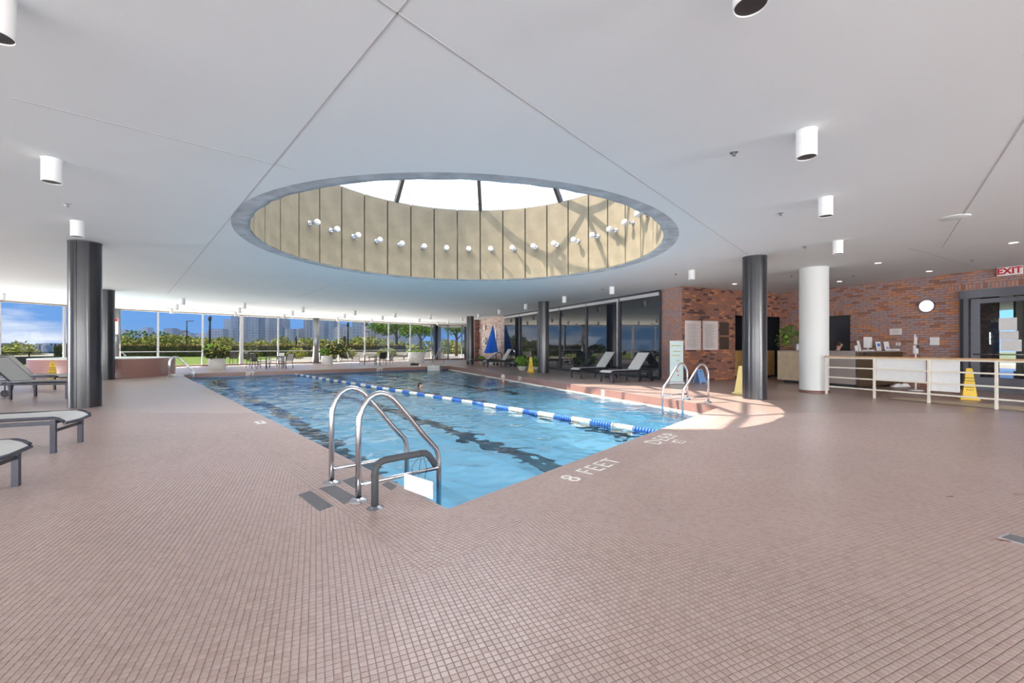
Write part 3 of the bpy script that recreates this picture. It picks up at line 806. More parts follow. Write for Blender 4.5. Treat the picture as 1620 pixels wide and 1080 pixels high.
MB().sphere(RW(door_s0+2.05, 2.86, .12), .09, 12, sc=(.6, 1.3, .6)).build('door_sensor', [M_black], door)
# vestibule beyond the entrance
brick_wall('wall_vestibule', G(UR+.3, VBW-door_s0+.05), G(UR+2.6, VBW-door_s0-.0), -GV, palette=(4, 2, 4), seed=20, z1=3.0)
struct(MB().box(G(UR+3.0, VBW-door_s0-.4, 1.5), (.5, .14, 3.0), rot=rotG).build('wall_vestibule_end', [M_cream]))
struct(MB().box(G(UR+3.1, VBW-door_s0-2.2, 2.55), (.2, 4.0, .9), rot=rotG).build('wall_vestibule_head', [M_conc]))
struct(MB().box(G(UR+3.1, VBW-door_s0-2.2, .25), (.2, 4.0, .5), rot=rotG).build('wall_vestibule_sill', [M_cream]))
struct(MB().box(G(UR+1.7, VBW-door_s0-2.0, 3.05), (3.2, 4.4, .1), rot=rotG).build('ceiling_vestibule', [M_cream]))

# ---- columns
def black_column(x, y, label, r_=.275, h=CEIL):
    root = empty('column', (x, y, 0), 0, label, 'column', 'black metal clad columns')
    nseg = 8; 
    core = MB().lathe([(r_-.012, 0.02), (r_-.012, h)], (0, 0, 0), 48).build('core', [M_black], root)
    for k_ in range(nseg):
        a0 = 2*PI*k_/nseg+.3; a1 = a0+2*PI/nseg-.035
        m = MB(); seg = 8; vs = []
        for z in (.0, h-.03):
            for q in range(seg+1):
                a = lerp(a0, a1, q/seg); vs.append((r_*math.cos(a), r_*math.sin(a), z))
        fs = [(q, q+1, seg+2+q, seg+1+q) for q in range(seg)]
        m.add(vs, fs, 0, True)
        for a in (a0, a1):
            m.add([((r_)*math.cos(a), (r_)*math.sin(a), 0), ((r_-.015)*math.cos(a), (r_-.015)*math.sin(a), 0), ((r_-.015)*math.cos(a), (r_-.015)*math.sin(a), h-.03), ((r_)*math.cos(a), (r_)*math.sin(a), h-.03)], [(0, 1, 2, 3)])
        m.build('cladding_panel', [M_blackcol], root)
    MB().lathe([(r_+.004, h-.03), (r_+.004, h)], (0, 0, 0), 32).build('top_collar', [M_darkgrey], root)
    return root
black_column(-9.30, 9.50, 'broad black fluted column at the left, beside the loungers')
black_column(-16.25, 17.45, 'black column just right of and behind the big left one, before the round tiled tub')
black_column(-3.12, 32.6, 'far black column left of the closed blue umbrella')
black_column(1.58, 21.9, 'black column beside the yellow cone in front of the dark glass wall')
black_column(6.12, 11.0, 'big black column at the right between the pool and the reception')
black_column(-7.75, 44.2, 'farthest thin black column at the end of the window row', r_=.24)
p = onW(497.5)
tag(MB().tube([(p.x+.25, p.y-.25, 0), (p.x+.25, p.y-.25, CEIL)], .235, 28).build('column', [M_steelcol]), 'grey steel column in the middle of the far window row', 'column')
wc = empty('column', (8.72, 12.6, 0), 0, 'thick white round column left of the white railing', 'column')
MB().lathe([(.36, .06), (.36, CEIL)], n=64).build('shaft', [M_whitecol], wc)
MB().lathe([(.365, 0), (.365, .065), (.35, .07)], n=48).build('base_band', [M_red], wc)

# ---- back wall behind the camera (core side)
for i, (a, b) in enumerate((((-38, -13.8), (-20, -13.8)), ((18, -13.8), (29, -13.8)))):
    pass
struct(MB().box((30, 4, CEIL/2), (.3, 36, CEIL)).build('wall_east', [M_white]))
struct(MB().box((-1, -13.8, CEIL/2), (62, .3, CEIL)).build('wall_south', [M_white]))

# ================================================================== THINGS
# ---- cylinder downlights
def make_downlight():
    r_ = empty('downlight')
    MB().lathe([(.095, 0), (.095, -.275), (.092, -.28), (.088, -.28), (.086, -.272)], n=32).build('housing', [M_white], r_)
    MB().disc((0, 0, -.272), .0865, 32, up=False).build('baffle', [M_black], r_)
    MB().lathe([(.10, 0), (.10, -.012), (.095, -.014)], n=32).build('ceiling_rim', [M_white], r_)
    return r_
dl = [(1192, None, 'biggest white cylinder downlight, cut by the top edge of the view'),
      (1276, 207, 'large white cylinder downlight on the ceiling above the white column'),
      (1306, 313, 'middle-sized white cylinder downlight below and right of the large right one'),
      (1325.5, 381, 'small white cylinder downlight above the white column top'),
      (1094.5, 427.5, 'white cylinder downlight above the brick wall with the posters'),
      (968, 453.5, 'white cylinder downlight above the near loungers by the glass wall'),
      (893, 469, 'white cylinder downlight above the dark glass wall, right of the middle black column'),
      (832, 481, 'white cylinder downlight just left of the middle black column top'),
      (790, 490, 'white cylinder downlight above the blue umbrella'),
      (757.5, 497, 'white cylinder downlight right of the far black column top'),
      (82, 252, 'large white cylinder downlight at the upper left'),
      (122.5, 350, 'white cylinder downlight right above the big left black column'),
      (4, 464, 'white cylinder downlight at the left edge of the view over the windows'),
      (731, 502.5, None), (681, 498.5, None), (709, 507, None), (624.7, 495.3, None), (663.5, 504.1, None), (692.4, 509.4, None), (605, 500, None),
      (588.6, 505, None), (561, 491.3, None), (545, 497.2, None), (534.2, 502.5, None), (478.8, 486.5, None), (462.5, 492, None), (449.5, 497.7, None),
      (386.2, 479.6, None), (378.8, 487.3, None), (372.6, 492.9, None), (289.2, 472.5, None), (279.3, 481.7, None), (271.5, 488.6, None)]
far = sorted([d for d in dl if d[2] is None], key=lambda d: d[0])
ordn = names+['nineteenth', 'twentieth']
farlab = {d: 'tiny white cylinder downlight near the far windows, %s from the left' % ordn[i] for i, d in enumerate(far)}
d0 = make_downlight()
for i, d in enumerate(dl):
    p = CP(d[0], d[1]) if d[1] else Vector((1.395, 2.55, CEIL))
    o = d0 if i == 0 else copy_tree(d0)
    o.location = (p.x, p.y, CEIL); tag(o, d[2] or farlab[d], 'downlight', 'white cylinder downlights')
o = copy_tree(d0); o.location = (-3.32, 2.80, CEIL); tag(o, 'white cylinder downlight cut by the left edge near the top corner', 'downlight', 'white cylinder downlights')
# recessed lit lamps and sprinklers
def recessed(px, py, lab):
    p = CP(px, py); r_ = empty('recessed_light', (p.x, p.y, CEIL), 0, lab, 'ceiling lamp', 'recessed lamps over the reception')
    MB().lathe([(.07, -.001), (.09, -.004), (.09, 0)], n=24).build('trim_ring', [M_white], r_)
    MB().disc((0, 0, -.002), .07, 24, up=False).build('lens', [M_lamp], r_)
recessed(1389, 416, 'lit recessed ceiling lamp above the reception desk, middle one')
recessed(1470, 429, 'lit recessed ceiling lamp above the white wall clock')
recessed(1603, 384, 'lit recessed ceiling lamp near the right edge above the exit sign')
recessed(1162, 449, 'lit recessed ceiling lamp left of the big right black column')
recessed(1328, 445, 'lit recessed ceiling lamp close to the brick wall corner')
sp = [(1161, 241, 'right of the skylight'), (1235, 337, 'between the two nearest right-hand downlights and the skylight'), (1273, 390, 'left of the small right downlight'),
      (1252, 436, 'between the big black and the white column'), (1350, 436, 'right of the white column top'), (107, 323, 'at the left, above the broad black column'),
      (1538, 411, 'on the joint before the exit sign'), (1069, 433, 'left of the downlight over the posters'), (953, 457, 'over the near loungers')]
s0 = empty('sprinkler', (0, 0, 0))
MB().lathe([(.045, 0), (.045, -.006), (.014, -.008), (.012, -.03), (.02, -.034), (.02, -.038), (0.0001, -.038)], n=16).build('head', [M_steelcol], s0)
MB().bar((-.02, 0, -.045), (.02, 0, -.045), .012, .003).bar((-.014, 0, -.03), (-.014, 0, -.045), .004).bar((.014, 0, -.03), (.014, 0, -.045), .004).build('deflector', [M_steelcol], s0)
for i, (a, b, l) in enumerate(sp):
    o = s0 if i == 0 else copy_tree(s0)
    p = CP(a, b); o.location = (p.x, p.y, CEIL); tag(o, 'small metal ceiling sprinkler '+l, 'sprinkler', 'ceiling sprinklers')
p = CP(1512, 343)
tag(MB().lathe([(0.001, -.012), (.17, -.012), (.19, -.004), (.19, 0)], (p.x, p.y, CEIL), 40).build('ceiling_disc', [M_ceil]), 'flat round white cover plate on the ceiling joint at the right', 'cover plate')

# ---- pool ladders
PROF = [(0, 0), (0, .60), (.008, .70), (.035, .78), (.08, .85), (.135, .885), (.19, .895), (.25, .88), (.305, .845), (.36, .79), (.47, .66), (.62, .475), (.715, .37), (.76, .32), (.783, .26), (.79, .18), (.79, -.95)]
def ladder(foot, axis, across, label, treads=True):
    root = empty('pool_ladder', foot, math.atan2(axis[1], axis[0]), label, 'pool ladder', 'steel pool ladders')
    s = 1 if Vector((-axis[1], axis[0], 0)).dot(Vector(across)) > 0 else -1
    for y in (0, .64*s):
        rl = MB().tube([(w_, y, z) for w_, z in PROF], .0245, 14).build('rail', [M_chrome], root)
        MB().lathe([(.027, .03), (.04, .026), (.075, .012), (.08, 0)], (0, y, 0), 24).build('flange', [M_chrome], rl)
        MB().tube([(.0, y, .135), (.79, y, .135)], .019, 12).build('cross_bar', [M_chrome], rl)
    for z in (-.42, -.70, -.92):
        MB().box((.79, .32*s, z), (.10, .60, .03), bev=.006).build('tread', [M_chrome], root)
    return root
ax_l = Vector((-d30.y, d30.x, 0)).normalized(); ax_l = ax_l if (cen-C0).dot(ax_l) > 0 else -ax_l
l1 = ladder(F(567, 792), ax_l, -d30, 'steel pool ladder in the foreground beside the near pool corner')
dR = (CF-CR).normalized(); ax_r = Vector((-dR.y, dR.x, 0)); ax_r = ax_r if (cen-CR).dot(ax_r) > 0 else -ax_r
ladder(F(1120.5, 636.2), ax_r, dR, 'steel pool ladder at the sunlit right end of the pool')
ladder(F(269, 599), ax_l, -d30, 'small steel pool ladder at the far left corner of the pool')
# wrapped grab rail and its hanging board
b0 = F(593, 803); wr = empty('grab_rail', b0, math.atan2(ax_l.y, ax_l.x), 'low black foam-wrapped grab rail beside the foreground ladder', 'grab rail')
pts = [(0, 0, 0), (0, 0, .28), (.012, 0, .325), (.045, 0, .36), (.09, 0, .372)]+[(w_, 0, .372) for w_ in (.2, .3, .42)]+[(.47, .01, .365), (.51, .02, .335), (.58, .06, .26), (.62, .10, .22)]
MB().tube(pts, .029, 14).build('wrapped_tube', [M_wrap], wr)
MB().lathe([(.032, .02), (.05, .012), (.07, 0)], n=16).build('flange', [M_steelcol], wr)
for w_ in (.0, ):
    MB().tube([(0, 0, .255), (0, 0, .27)], .031, 14).build('tape_band', [M_darkgrey], wr)
MB().tube([(.40, 0, .372), (.412, 0, .372)], .031, 14).build('tape_band', [M_lframe], wr)
q0 = b0+ax_l*.42
q1 = P(641, 749, 3.70); q2 = P(682, 762, 3.60)
bd = empty('hanging_board', (0, 0, 0), 0, 'blank white board hanging by black cord from the wrapped grab rail', 'sign')
q1 = P(640, 748, 3.80); q2 = P(684.5, 762, 3.66); dn_ = Vector((0, 0, -.135))
tk = (q2-q1).cross(Vector((0, 0, 1))).normalized()*.006
bv_ = [q1+tk, q2+tk, q2+dn_+tk+Vector((0, 0, -.01)), q1+dn_+tk, q1-tk, q2-tk, q2+dn_-tk+Vector((0, 0, -.01)), q1+dn_-tk]
MB().add(bv_, [(0, 1, 2, 3), (7, 6, 5, 4), (0, 4, 5, 1), (1, 5, 6, 2), (2, 6, 7, 3), (3, 7, 4, 0)]).build('board', [M_paper], bd)
mid = (q1+q2)/2; tp = b0+ax_l*.42+Vector((0, 0, .40))
for s in (-.06, .0, .06):
    hp = mid+(q2-q1).normalized()*s+Vector((0, 0, -.02))
    MB().tube([tp, tp+Vector((s*.5, .0, -.08)), lerp(tp, hp, .6)+Vector((s*.6, 0, 0)), hp, hp+Vector((0, 0, -.03))], .0025, 6).build('cord', [M_black], bd)
# far handrails at the entry steps
hr = empty('step_handrail', F(700, 575), 0, 'left slanting chrome handrail at the pool entry steps', 'handrail', 'handrails of the pool entry steps')
def far_rail(root, pts):
    MB().tube([Vector(p)-root.location for p in pts], .025, 8).build('tube', [M_chrome], root)
Zr = 28.6
a = P(660, 586, Zr); far_rail(hr, [a, P(675.5, 552.5, 29.5), P(677.5, 550, 29.7), P(682, 549.2, 30.2), P(684.5, 552, 30.4), F(685, 574)])
hr2 = empty('step_handrail', F(703, 575), 0, 'right slanting chrome handrail at the pool entry steps', 'handrail', 'handrails of the pool entry steps')
far_rail(hr2, [P(680, 586, Zr), P(692, 559, 29.5), P(695, 552, 29.8), P(698, 549.5, 30.2), P(701.5, 550, 30.4), F(702, 574.5)])
b = F(685.5, 577.5); st = MB()
st.box(F(685.5, 585.2, -.2)+Vector((0, .35, .11)), (.80, .5, .36), bev=.02); st.box(F(685.5, 585.2, -.2)+Vector((0, .9, .02)), (.78, .5, .2))
tag(st.build('entry_step', [M_pot]), 'pale block of the pool entry steps at the far edge', 'step')
# ---- lane rope
rope = empty('lane_rope', ra, 0, 'floating lane rope with blue and white floats across the pool', 'lane rope')
Lr = (rb-ra).length; dr = (rb-ra).normalized(); angr = math.atan2(dr.y, dr.x)
MB().tube([(0, 0, 0), tuple(rb-ra)], .006, 6).build('cable', [M_darkgrey], rope)
seg = .50; nd = 8
prof = []
for i in range(nd):
    x0 = i*seg/nd; prof += [(.014, x0+.002), (.048, x0+.008), (.053, x0+.022), (.053, x0+.040), (.048, x0+.052), (.014, x0+.059)]
def floatmesh(m):
    mb = MB(); n = 12; 
    for r_, x in prof:
        for k_ in range(n): t_ = 2*PI*k_/n; mb.v.append((x, r_*math.cos(t_), r_*math.sin(t_)))
    for i in range(len(prof)-1):
        for k_ in range(n): k2 = (k_+1) % n; mb.f.append((i*n+k_, i*n+k2, (i+1)*n+k2, (i+1)*n+k_)); mb.m.append(0); mb.sm.append(False)
    return mb.build('float', [m], link=False)
fw, fb = floatmesh(M_fwhite), floatmesh(M_fblue)
s = 0.05; i = 0
while s < Lr-seg*.9:
    o = bpy.data.objects.new('float', (fw, fb)[i % 2].data); COL.objects.link(o); o.parent = rope; o.location = dr*s; o.rotation_euler = (0, 0, angr); s += seg; i += 1
a = F(741, 623, WZ+.01); b = F(822, 611.5, WZ+.01)
tag(MB().tube([a+(b-a)*(k_/12)+Vector((0, .25*math.sin(k_/12*PI), .005)) for k_ in range(13)], .012, 6).build('safety_line', [M_darkgrey]), 'thin dark rope lying on the water by the far right curb', 'rope')
# ---- depth markings
e1 = d01; e1n = -n01
def dirs(d_): return d_, Vector((-d_.y, d_.x, 0))
T1 = text('8 FEET', .31, M_tilew, F(939, 741.5, .001), e1, -n01, bold=-.002); tag(T1, 'white letters 8 FEET set in the coping near the pool corner', 'lettering', 'depth markings')
T2 = text('DEEP', .33, M_tilew, F(1049, 693.5, .001), e1, -n01, bold=-.002); tag(T2, 'white letters DEEP set in the coping at the end of the lane rope', 'lettering', 'depth markings')
T3 = text('8 FEET', .31, M_tilew, F(1115, 664.5, .001), e1, -n01, bold=-.002); tag(T3, 'white letters 8 FEET in the sunlit coping by the right ladder', 'lettering', 'depth markings')
for T in (T1, T2, T3): T.name = 'depth_marking'
def on_riser(txt, px, z, sz, lab, d_, nrm, pz=None, m=M_tilew):
    # find point on the pool edge line through the given column
    t_ = (px-CX)/FPX; A = pz[0]; Bv = pz[1]-pz[0]; s_ = (t_*A.y-A.x)/(Bv.x-t_*Bv.y); p = A+Bv*s_+nrm*.013+Vector((0, 0, z))
    o = text(txt, sz, m, p, d_, (0, 0, 1), bold=.006); o.name = 'depth_marking'; tag(o, lab, 'lettering', 'depth markings'); return p
dF = (CF-CL).normalized(); nF = Vector((dF.y, -dF.x, 0))
on_riser('3FT', 395.5, -.11, .27, 'white letters 3FT on the dark red far curb at the left', dF, nF, (CL, CF))
on_riser('3FT', 600.5, -.11, .27, 'white letters 3FT on the far curb below the second table', dF, nF, (CL, CF))
nR = Vector((-dR.y, dR.x, 0)); nR = nR if (cen-CR).dot(nR) > 0 else -nR
on_riser('5FT', 823, -.10, .24, 'white letters 5FT on the right curb beside the swimmer', -dR, nR, (CR, CF))
t_ = (954.5-CX)/FPX; A = CR; Bv = CF-CR; s_ = (t_*A.y-A.x)/(Bv.x-t_*Bv.y); p8 = A+Bv*s_+nR*.014+Vector((0, 0, -.11))
pl = empty('depth_plate', p8, 0, 'white depth plate with number 8 on the sunlit right curb', 'sign')
MB().box((0, 0, 0), (.02, .15, .17), rot=Matrix.Rotation(math.atan2(nR.y, nR.x), 3, 'Z')).build('plate', [M_tilew], pl)
text('8', .15, M_print, nR*.012, -dR, (0, 0, 1), pl)
# white floor plates
def floor_plate(px, py, w_, h_, d_, lab, txt=None):
    p = F(px, py, .003); ang = math.atan2(d_.y, d_.x)
    o = empty('floor_plate', p, ang, lab, 'floor plate')
    MB().box((0, 0, 0), (w_, h_, .004)).build('plate', [M_tilew], o)
    if txt == 'sign':
        MB().lathe([(.035, .003), (.05, .003)], (0, 0, 0), 20).build('red_ring', [M_redp], o)
        MB().box((0, 0, .003), (.13, .008, .001)).box((0, -.05, .003), (.13, .01, .001)).build('print', [M_print], o)
    else: MB().box((0, 0, .0025), (w_*.5, .02, .001)).build('print', [M_print], o)
floor_plate(1074, 698, .17, .15, d01, 'small white no-diving plate beside the word DEEP', 'sign')
floor_plate(412, 668, .30, .14, -d30, 'small white plate in the coping of the left pool edge')
# grip strips near the ladder
def strip(quad, lab):
    pts = [F(*q, .0015) for q in quad]; n_ = 4
    mb = MB(); mb.add([p for p in pts]+[p-Vector((0, 0, .004)) for p in pts], [(3, 2, 1, 0), (0, 1, 5, 4), (1, 2, 6, 5), (2, 3, 7, 6), (3, 0, 4, 7)])
    mb.f[0] = mb.f[0][::-1]
    tag(mb.build('grip_strip', [M_strip]), lab, 'grip strip', 'grey grip strips by the foreground ladder')
strip([(472, 782), (491, 776), (527, 800), (505, 808)], 'grey anti-slip strip left of the foreground ladder, nearest the viewer')
strip([(505, 772), (529, 767), (563, 785), (545, 797)], 'grey anti-slip strip between the two ladder feet')
strip([(541, 760), (562, 753), (576, 762), (560, 772)], 'short grey anti-slip strip behind the near ladder post')
strip([(604, 766), (614, 761), (628, 769), (619, 775)], 'smallest grey anti-slip strip at the pool edge behind the grab rail')
# drain and stains
p = F(1613, 854, 0); dr_ = empty('floor_drain', p, GA, 'small pale slotted drain grate in the floor at the right edge', 'drain')
MB().box((0, 0, 0), (.16, .16, .006)).build('frame', [M_mull], dr_)
for i in range(6): MB().box((-.06+i*.024, 0, .004), (.008, .13, .002)).build('slot', [M_darkgrey], dr_)
def stain(px, py, w_, h_, ang, i, lab):
    rnd = random.Random(i); n_ = 14; vs = []
    for k_ in range(n_):
        a = 2*PI*k_/n_; r_ = rnd.uniform(.6, 1.15); vs.append((w_*r_*math.cos(a), h_*r_*math.sin(a), 0))
    o = MB().add(vs, [tuple(range(n_))]).build('floor_stain', [M_rust], None, F(px, py, .0012), ang); tag(o, lab, 'stain', 'reddish stains on the floor')
stain(1503, 785, .05, .012, R(10), 1, 'reddish stain on the floor, left of the two at the right edge')
stain(1612, 782, .05, .010, R(-14), 2, 'reddish stain at the right edge of the floor')
stain(1585, 854, .06, .012, R(-20), 3, 'reddish stain beside the floor drain')

# ---- yellow cones
def cone(m, legend=True):
    r_ = empty('wet_floor_cone'); h = .77; a, b_ = .13, .045
    mb = MB(); lv = [(.17, 0), (.17, .03), (a, .05), (b_+.012, h-.03), (b_, h)]
    for q, (wd, z) in enumerate(lv):
        mb.v += [(-wd, -wd, z), (wd, -wd, z), (wd, wd, z), (-wd, wd, z)]
    for i in range(4):
        for k_ in range(4): k2 = (k_+1) % 4; mb.f.append((i*4+k_, i*4+k2, i*4+4+k2, i*4+4+k_)); mb.m.append(0); mb.sm.append(False)
    mb.f.append((16, 17, 18, 19)); mb.m.append(0); mb.sm.append(False)
    mb.build('shell', [m], r_)
    if legend:
        tl = math.atan2(a-b_-.012, h-.08)
        for k_ in range(4):
            rz = Matrix.Rotation(k_*PI/2, 3, 'Z')
            def pt(z): return rz @ Vector((0, -(a-(z-.05)/(h-.08)*(a-b_-.012))-.002, z))
            X = rz @ Vector((1, 0, 0)); Y = (pt(.6)-pt(.2)).normalized()
            for s_, z, sz in (('CAUTION', .53, .036), ('CUIDADO', .46, .038), ('WET FLOOR', .36, .032), ('PISO MOJADO', .30, .026), ('MOUILLE', .24, .034)):
                text(s_, sz, M_print, pt(z), X, Y, r_, bold=.0006)
            MB().add([pt(.64)+X*-.02, pt(.64)+X*.02, pt(.68)], [(0, 1, 2)]).build('warning_triangle', [M_print], r_)
    return r_
c0 = cone(M_yel); c0.location = F(1543, 632.5)+Vector((0, .15, 0)); c0.rotation_euler = (0, 0, R(-38)); tag(c0, 'yellow wet floor cone behind the white railing', 'cone', 'yellow wet floor cones')
copy_tree(c0, P(83, 0, 16.0)*Vector((1, 1, 0)) if False else Vector((P(83, 0, 16.0).x, 16.0, 0)), R(50), 'yellow wet floor cone in front of the round tiled tub at the left')
copy_tree(c0, Vector((.96, 22.4, 0)), R(10), 'yellow wet floor cone beside the middle black column')
c1 = cone(M_yelp, False); c1.location = (6.40, 12.15, 0); c1.rotation_euler = (0, 0, R(20)); tag(c1, 'pale yellow cone half hidden behind the big right black column', 'cone', 'yellow wet floor cones')

# ---- loungers
def lounger(back_deg, wheels=True):
    r_ = empty('sun_lounger'); W = .335; zs = .43; L = 2.15; hx = 1.32
    fr = MB()
    for y in (-W, W):
        fr.tube([(-.02, y, zs-.05), (.03, y, zs-.015), (.08, y, zs), (.2, y, zs), (L, y, zs)], .018, 8)
        fr.bar((.08, y, zs-.06), (L-.1, y, zs-.06), .03, .045)
    fr.bar((.08, -W, zs-.06), (.08, W, zs-.06), .025, .03); fr.bar((L, -W, zs), (L, W, zs), .03); fr.bar((hx, -W, zs-.05), (hx, W, zs-.05), .03)
    fr.tube([(-.02, -W, zs-.07), (-.03, 0, zs-.08), (-.02, W, zs-.07)], .018, 8)
    fr.build('frame', [M_lframe], r_)
    sl = MB(); xs = [-.02, .04, .12, .3, .6, .9, 1.15, hx]; zz = [zs-.06, zs-.015, zs+.012, zs+.012, zs+.004, zs+.004, zs+.01, zs+.014]; n_ = 7
    for th in (0, -.008):
        for x, z in zip(xs, zz):
            for j in range(n_):
                y = -W+.015+(2*W-.03)*j/(n_-1); sag = -.018*(1-(2*j/(n_-1)-1)**2) if .2 < x < 1.3 else -.006*(1-(2*j/(n_-1)-1)**2); sl.v.append((x, y, z+sag+th))
    m_ = len(xs); off = m_*n_
    for i in range(m_-1):
        for j in range(n_-1):
            a_ = i*n_+j; sl.f += [(a_, a_+n_, a_+n_+1, a_+1), (off+a_, off+a_+1, off+a_+n_+1, off+a_+n_)]; sl.m += [0, 0]; sl.sm += [True, True]
    sl.build('seat_sling', [M_sling], r_)
    ca, sa = math.cos(R(back_deg)), math.sin(R(back_deg)); BLn = .86
    bf = MB()
    for y in (-W+.02, W-.02): bf.bar((hx, y, zs+.0), (hx+BLn*ca, y, zs+BLn*sa), .028, .028)
    bf.bar((hx+BLn*ca, -W+.02, zs+BLn*sa), (hx+BLn*ca, W-.02, zs+BLn*sa), .028)
    bk = bf.build('back_frame', [M_lframe], r_)
    bs = MB(); n2_ = 7
    for th in (0, -.008):
        for i in range(9):
            s_ = .02+(BLn-.04)*i/8
            for j in range(n2_):
                y = -W+.035+(2*W-.07)*j/(n2_-1); sg = .016*(1-(2*j/(n2_-1)-1)**2)-.014+th
                bs.v.append((hx+s_*ca+sg*sa, y, zs+s_*sa-sg*ca+.0))
    off = 9*n2_
    for i in range(8):
        for j in range(n2_-1):
            a_ = i*n2_+j; bs.f += [(a_, a_+n2_, a_+n2_+1, a_+1), (off+a_, off+a_+1, off+a_+n2_+1, off+a_+n2_)]; bs.m += [0, 0]; bs.sm += [True, True]
    bs.build('back_sling', [M_sling], r_)
    if back_deg > 5:
        st_ = MB()
        for y in (-W+.04, W-.04): st_.bar((hx+BLn*.45*ca, y, zs+BLn*.45*sa), (hx+BLn*.45*ca+.12, y, zs-.04), .016)
        st_.build('back_prop', [M_lframe], r_)
    for x in (.08, 1.3):
        for y in (-W, W):
            MB().bar((x, y, 0), (x, y, zs-.03), .045, .05, up=(1, 0, 0)).build('leg', [M_lframe], r_)
    MB().bar((.08, -W, zs-.16), (.08, W, zs-.16), .02, .035).build('stretcher', [M_lframe], r_)
    for y in (-W+.02, W-.02):
        wh = MB().tube([(L-.18, y-.015, .09), (L-.18, y+.015, .09)], .09, 18).build('wheel', [M_black], r_)
        MB().tube([(L-.18, y-.018, .09), (L-.18, y+.018, .09)], .03, 12).bar((L-.18, y, .09), (L-.18, y, zs-.05), .02).build('hub', [M_lframe], wh)
    return r_
gA = GA+R(1)
def put_l(o, p, ang, lab): o.location = (p[0], p[1], 0); o.rotation_euler = (0, 0, ang); tag(o, lab, 'sun lounger', 'grey sling sun loungers')
A = lounger(50); put_l(A, (3.40, 15.87), GA+R(3), 'grey sling lounger with raised back nearest the poster wall')
Bq = lounger(50); put_l(Bq, (2.58, 17.9), GA+R(3), 'grey sling lounger with raised back behind the side table by the glass wall')
Cq = lounger(58); put_l(Cq, (-1.75, 27.6), GA, 'far lounger with steep raised back left of the potted plant')
Dq = lounger(34); put_l(Dq, (-2.95, 30.0), GA, 'farthest lounger with lower back beside the closed umbrella')
flat = lounger(0); put_l(flat, (-5.67, 5.67), GA+PI, 'flat lounger at the left edge, its foot end before the broad black column')
copy_tree(flat, (-4.42, 3.80, 0), GA+PI, 'nearest flat lounger, only its foot end inside the left edge')
E1 = lounger(45); put_l(E1, (-11.15, 11.3), R(189), 'lounger with raised back at the left edge, its foot behind the broad black column')
E2 = lounger(45); put_l(E2, (-13.85, 13.6), R(184), 'rear lounger with raised back at the left, behind the nearer raised one')
# dark item on the nearest lounger
# round side table between the near right loungers
t0 = empty('side_table', (4.15, 17.6, 0), 0, 'low round glass side table between the two near loungers', 'table')
MB().lathe([(.001, .43), (.25, .43), (.26, .42), (.25, .41), (.001, .41)], n=24).build('table_top', [M_darkgrey], t0)
for a_ in range(4):
    x, y = .2*math.cos(a_*PI/2+.5), .2*math.sin(a_*PI/2+.5); MB().bar((x, y, 0), (x*.95, y*.95, .41), .025).build('leg', [M_lframe], t0)
# ---- patio chairs and tables
def patio_chair(slm=M_blacksling):
    r_ = empty('patio_chair'); W = .27
    for x in (-.24, .24):
        for y in (-W, W):
            MB().bar((x-(.05 if x < 0 else 0), y, 0), (x, y, .42), .028).build('leg', [M_black], r_)
    MB().box((0, 0, .42), (.48, .50, .02), bev=.005).build('seat_sling', [slm], r_)
    f = MB()
    for y in (-W, W):
        f.bar((-.25, y, .42), (.26, y, .40), .028); f.bar((-.24, y, .40), (-.40, y, .92), .028); f.bar((-.30, y, .64), (.24, y, .64), .035, .02); f.bar((.24, y, .42), (.24, y, .64), .025)
    f.bar((-.40, -W, .92), (-.40, W, .92), .028); f.bar((.25, -W, .41), (.25, W, .41), .025)
    f.build('frame', [M_black], r_)
    MB().bar((-.255, 0, .46), (-.395, 0, .90), .50, .012, up=(1, 0, 0)).build('back_sling', [slm], r_)
    return r_
def patio_table():
    r_ = empty('patio_table'); MB().box((0, 0, .72), (.95, .95, .035), bev=.01).build('table_top', [M_darkgrey], r_)
    for x in (-.4, .4):
        for y in (-.4, .4): MB().bar((x, y, 0), (x, y, .70), .05).build('leg', [M_black], r_)
    return r_
ch = patio_chair(); chg = patio_chair(M_sling); tb = patio_table()
T = F(429, 583.0)
tb.location = (T.x+.1, T.y+.3, 0); tb.rotation_euler = (0, 0, R(20)); tag(tb, 'dark square patio table at the first set from the left', 'table', 'indoor patio tables')
def put(o, px, py, ang, lab, grp='indoor patio chairs', first=False):
    c_ = o if first else copy_tree(o); p = F(px, py); c_.location = (p.x, p.y, 0); c_.rotation_euler = (0, 0, ang); tag(c_, lab, 'chair', grp); return c_
put(ch, 410, 583, R(60), 'black sling chair with its back to the pool at the first table', first=True)
put(ch, 400, 581, R(10), 'black sling chair at the left side of the first table')
put(chg, 452, 582.5, R(165), 'grey sling chair at the right side of the first table', first=True)
put(chg, 438, 580, R(250), 'grey sling chair behind the first table, facing the pool')
tb2 = copy_tree(tb); p = F(583, 577.0); tb2.location = (p.x, p.y+.4, 0); tb2['label'] = 'dark square patio table at the second set, left of the large planter'
put(ch, 563, 577, R(20), 'black chair with a pale towel over its back at the second table')
pc = F(561, 577); tw = empty('towel', (pc.x-.1, pc.y-.1, 0), R(20), 'pale grey towel hung over the back of a chair at the second table', 'towel')
MB().bar((-.30, 0, .55), (-.40, 0, .95), .5, .05, up=(1, 0, 0)).bar((-.27, 0, .6), (-.37, 0, .96), .42, .03, up=(1, 0, 0)).build('folded_cloth', [mat('towel_cloth', (.50, .56, .60), .95)], tw)
put(ch, 601, 577.5, R(150), 'black chair at the right of the second table, nearer the pool')
put(chg, 614, 576, R(175), 'grey sling chair at the far right of the second table')
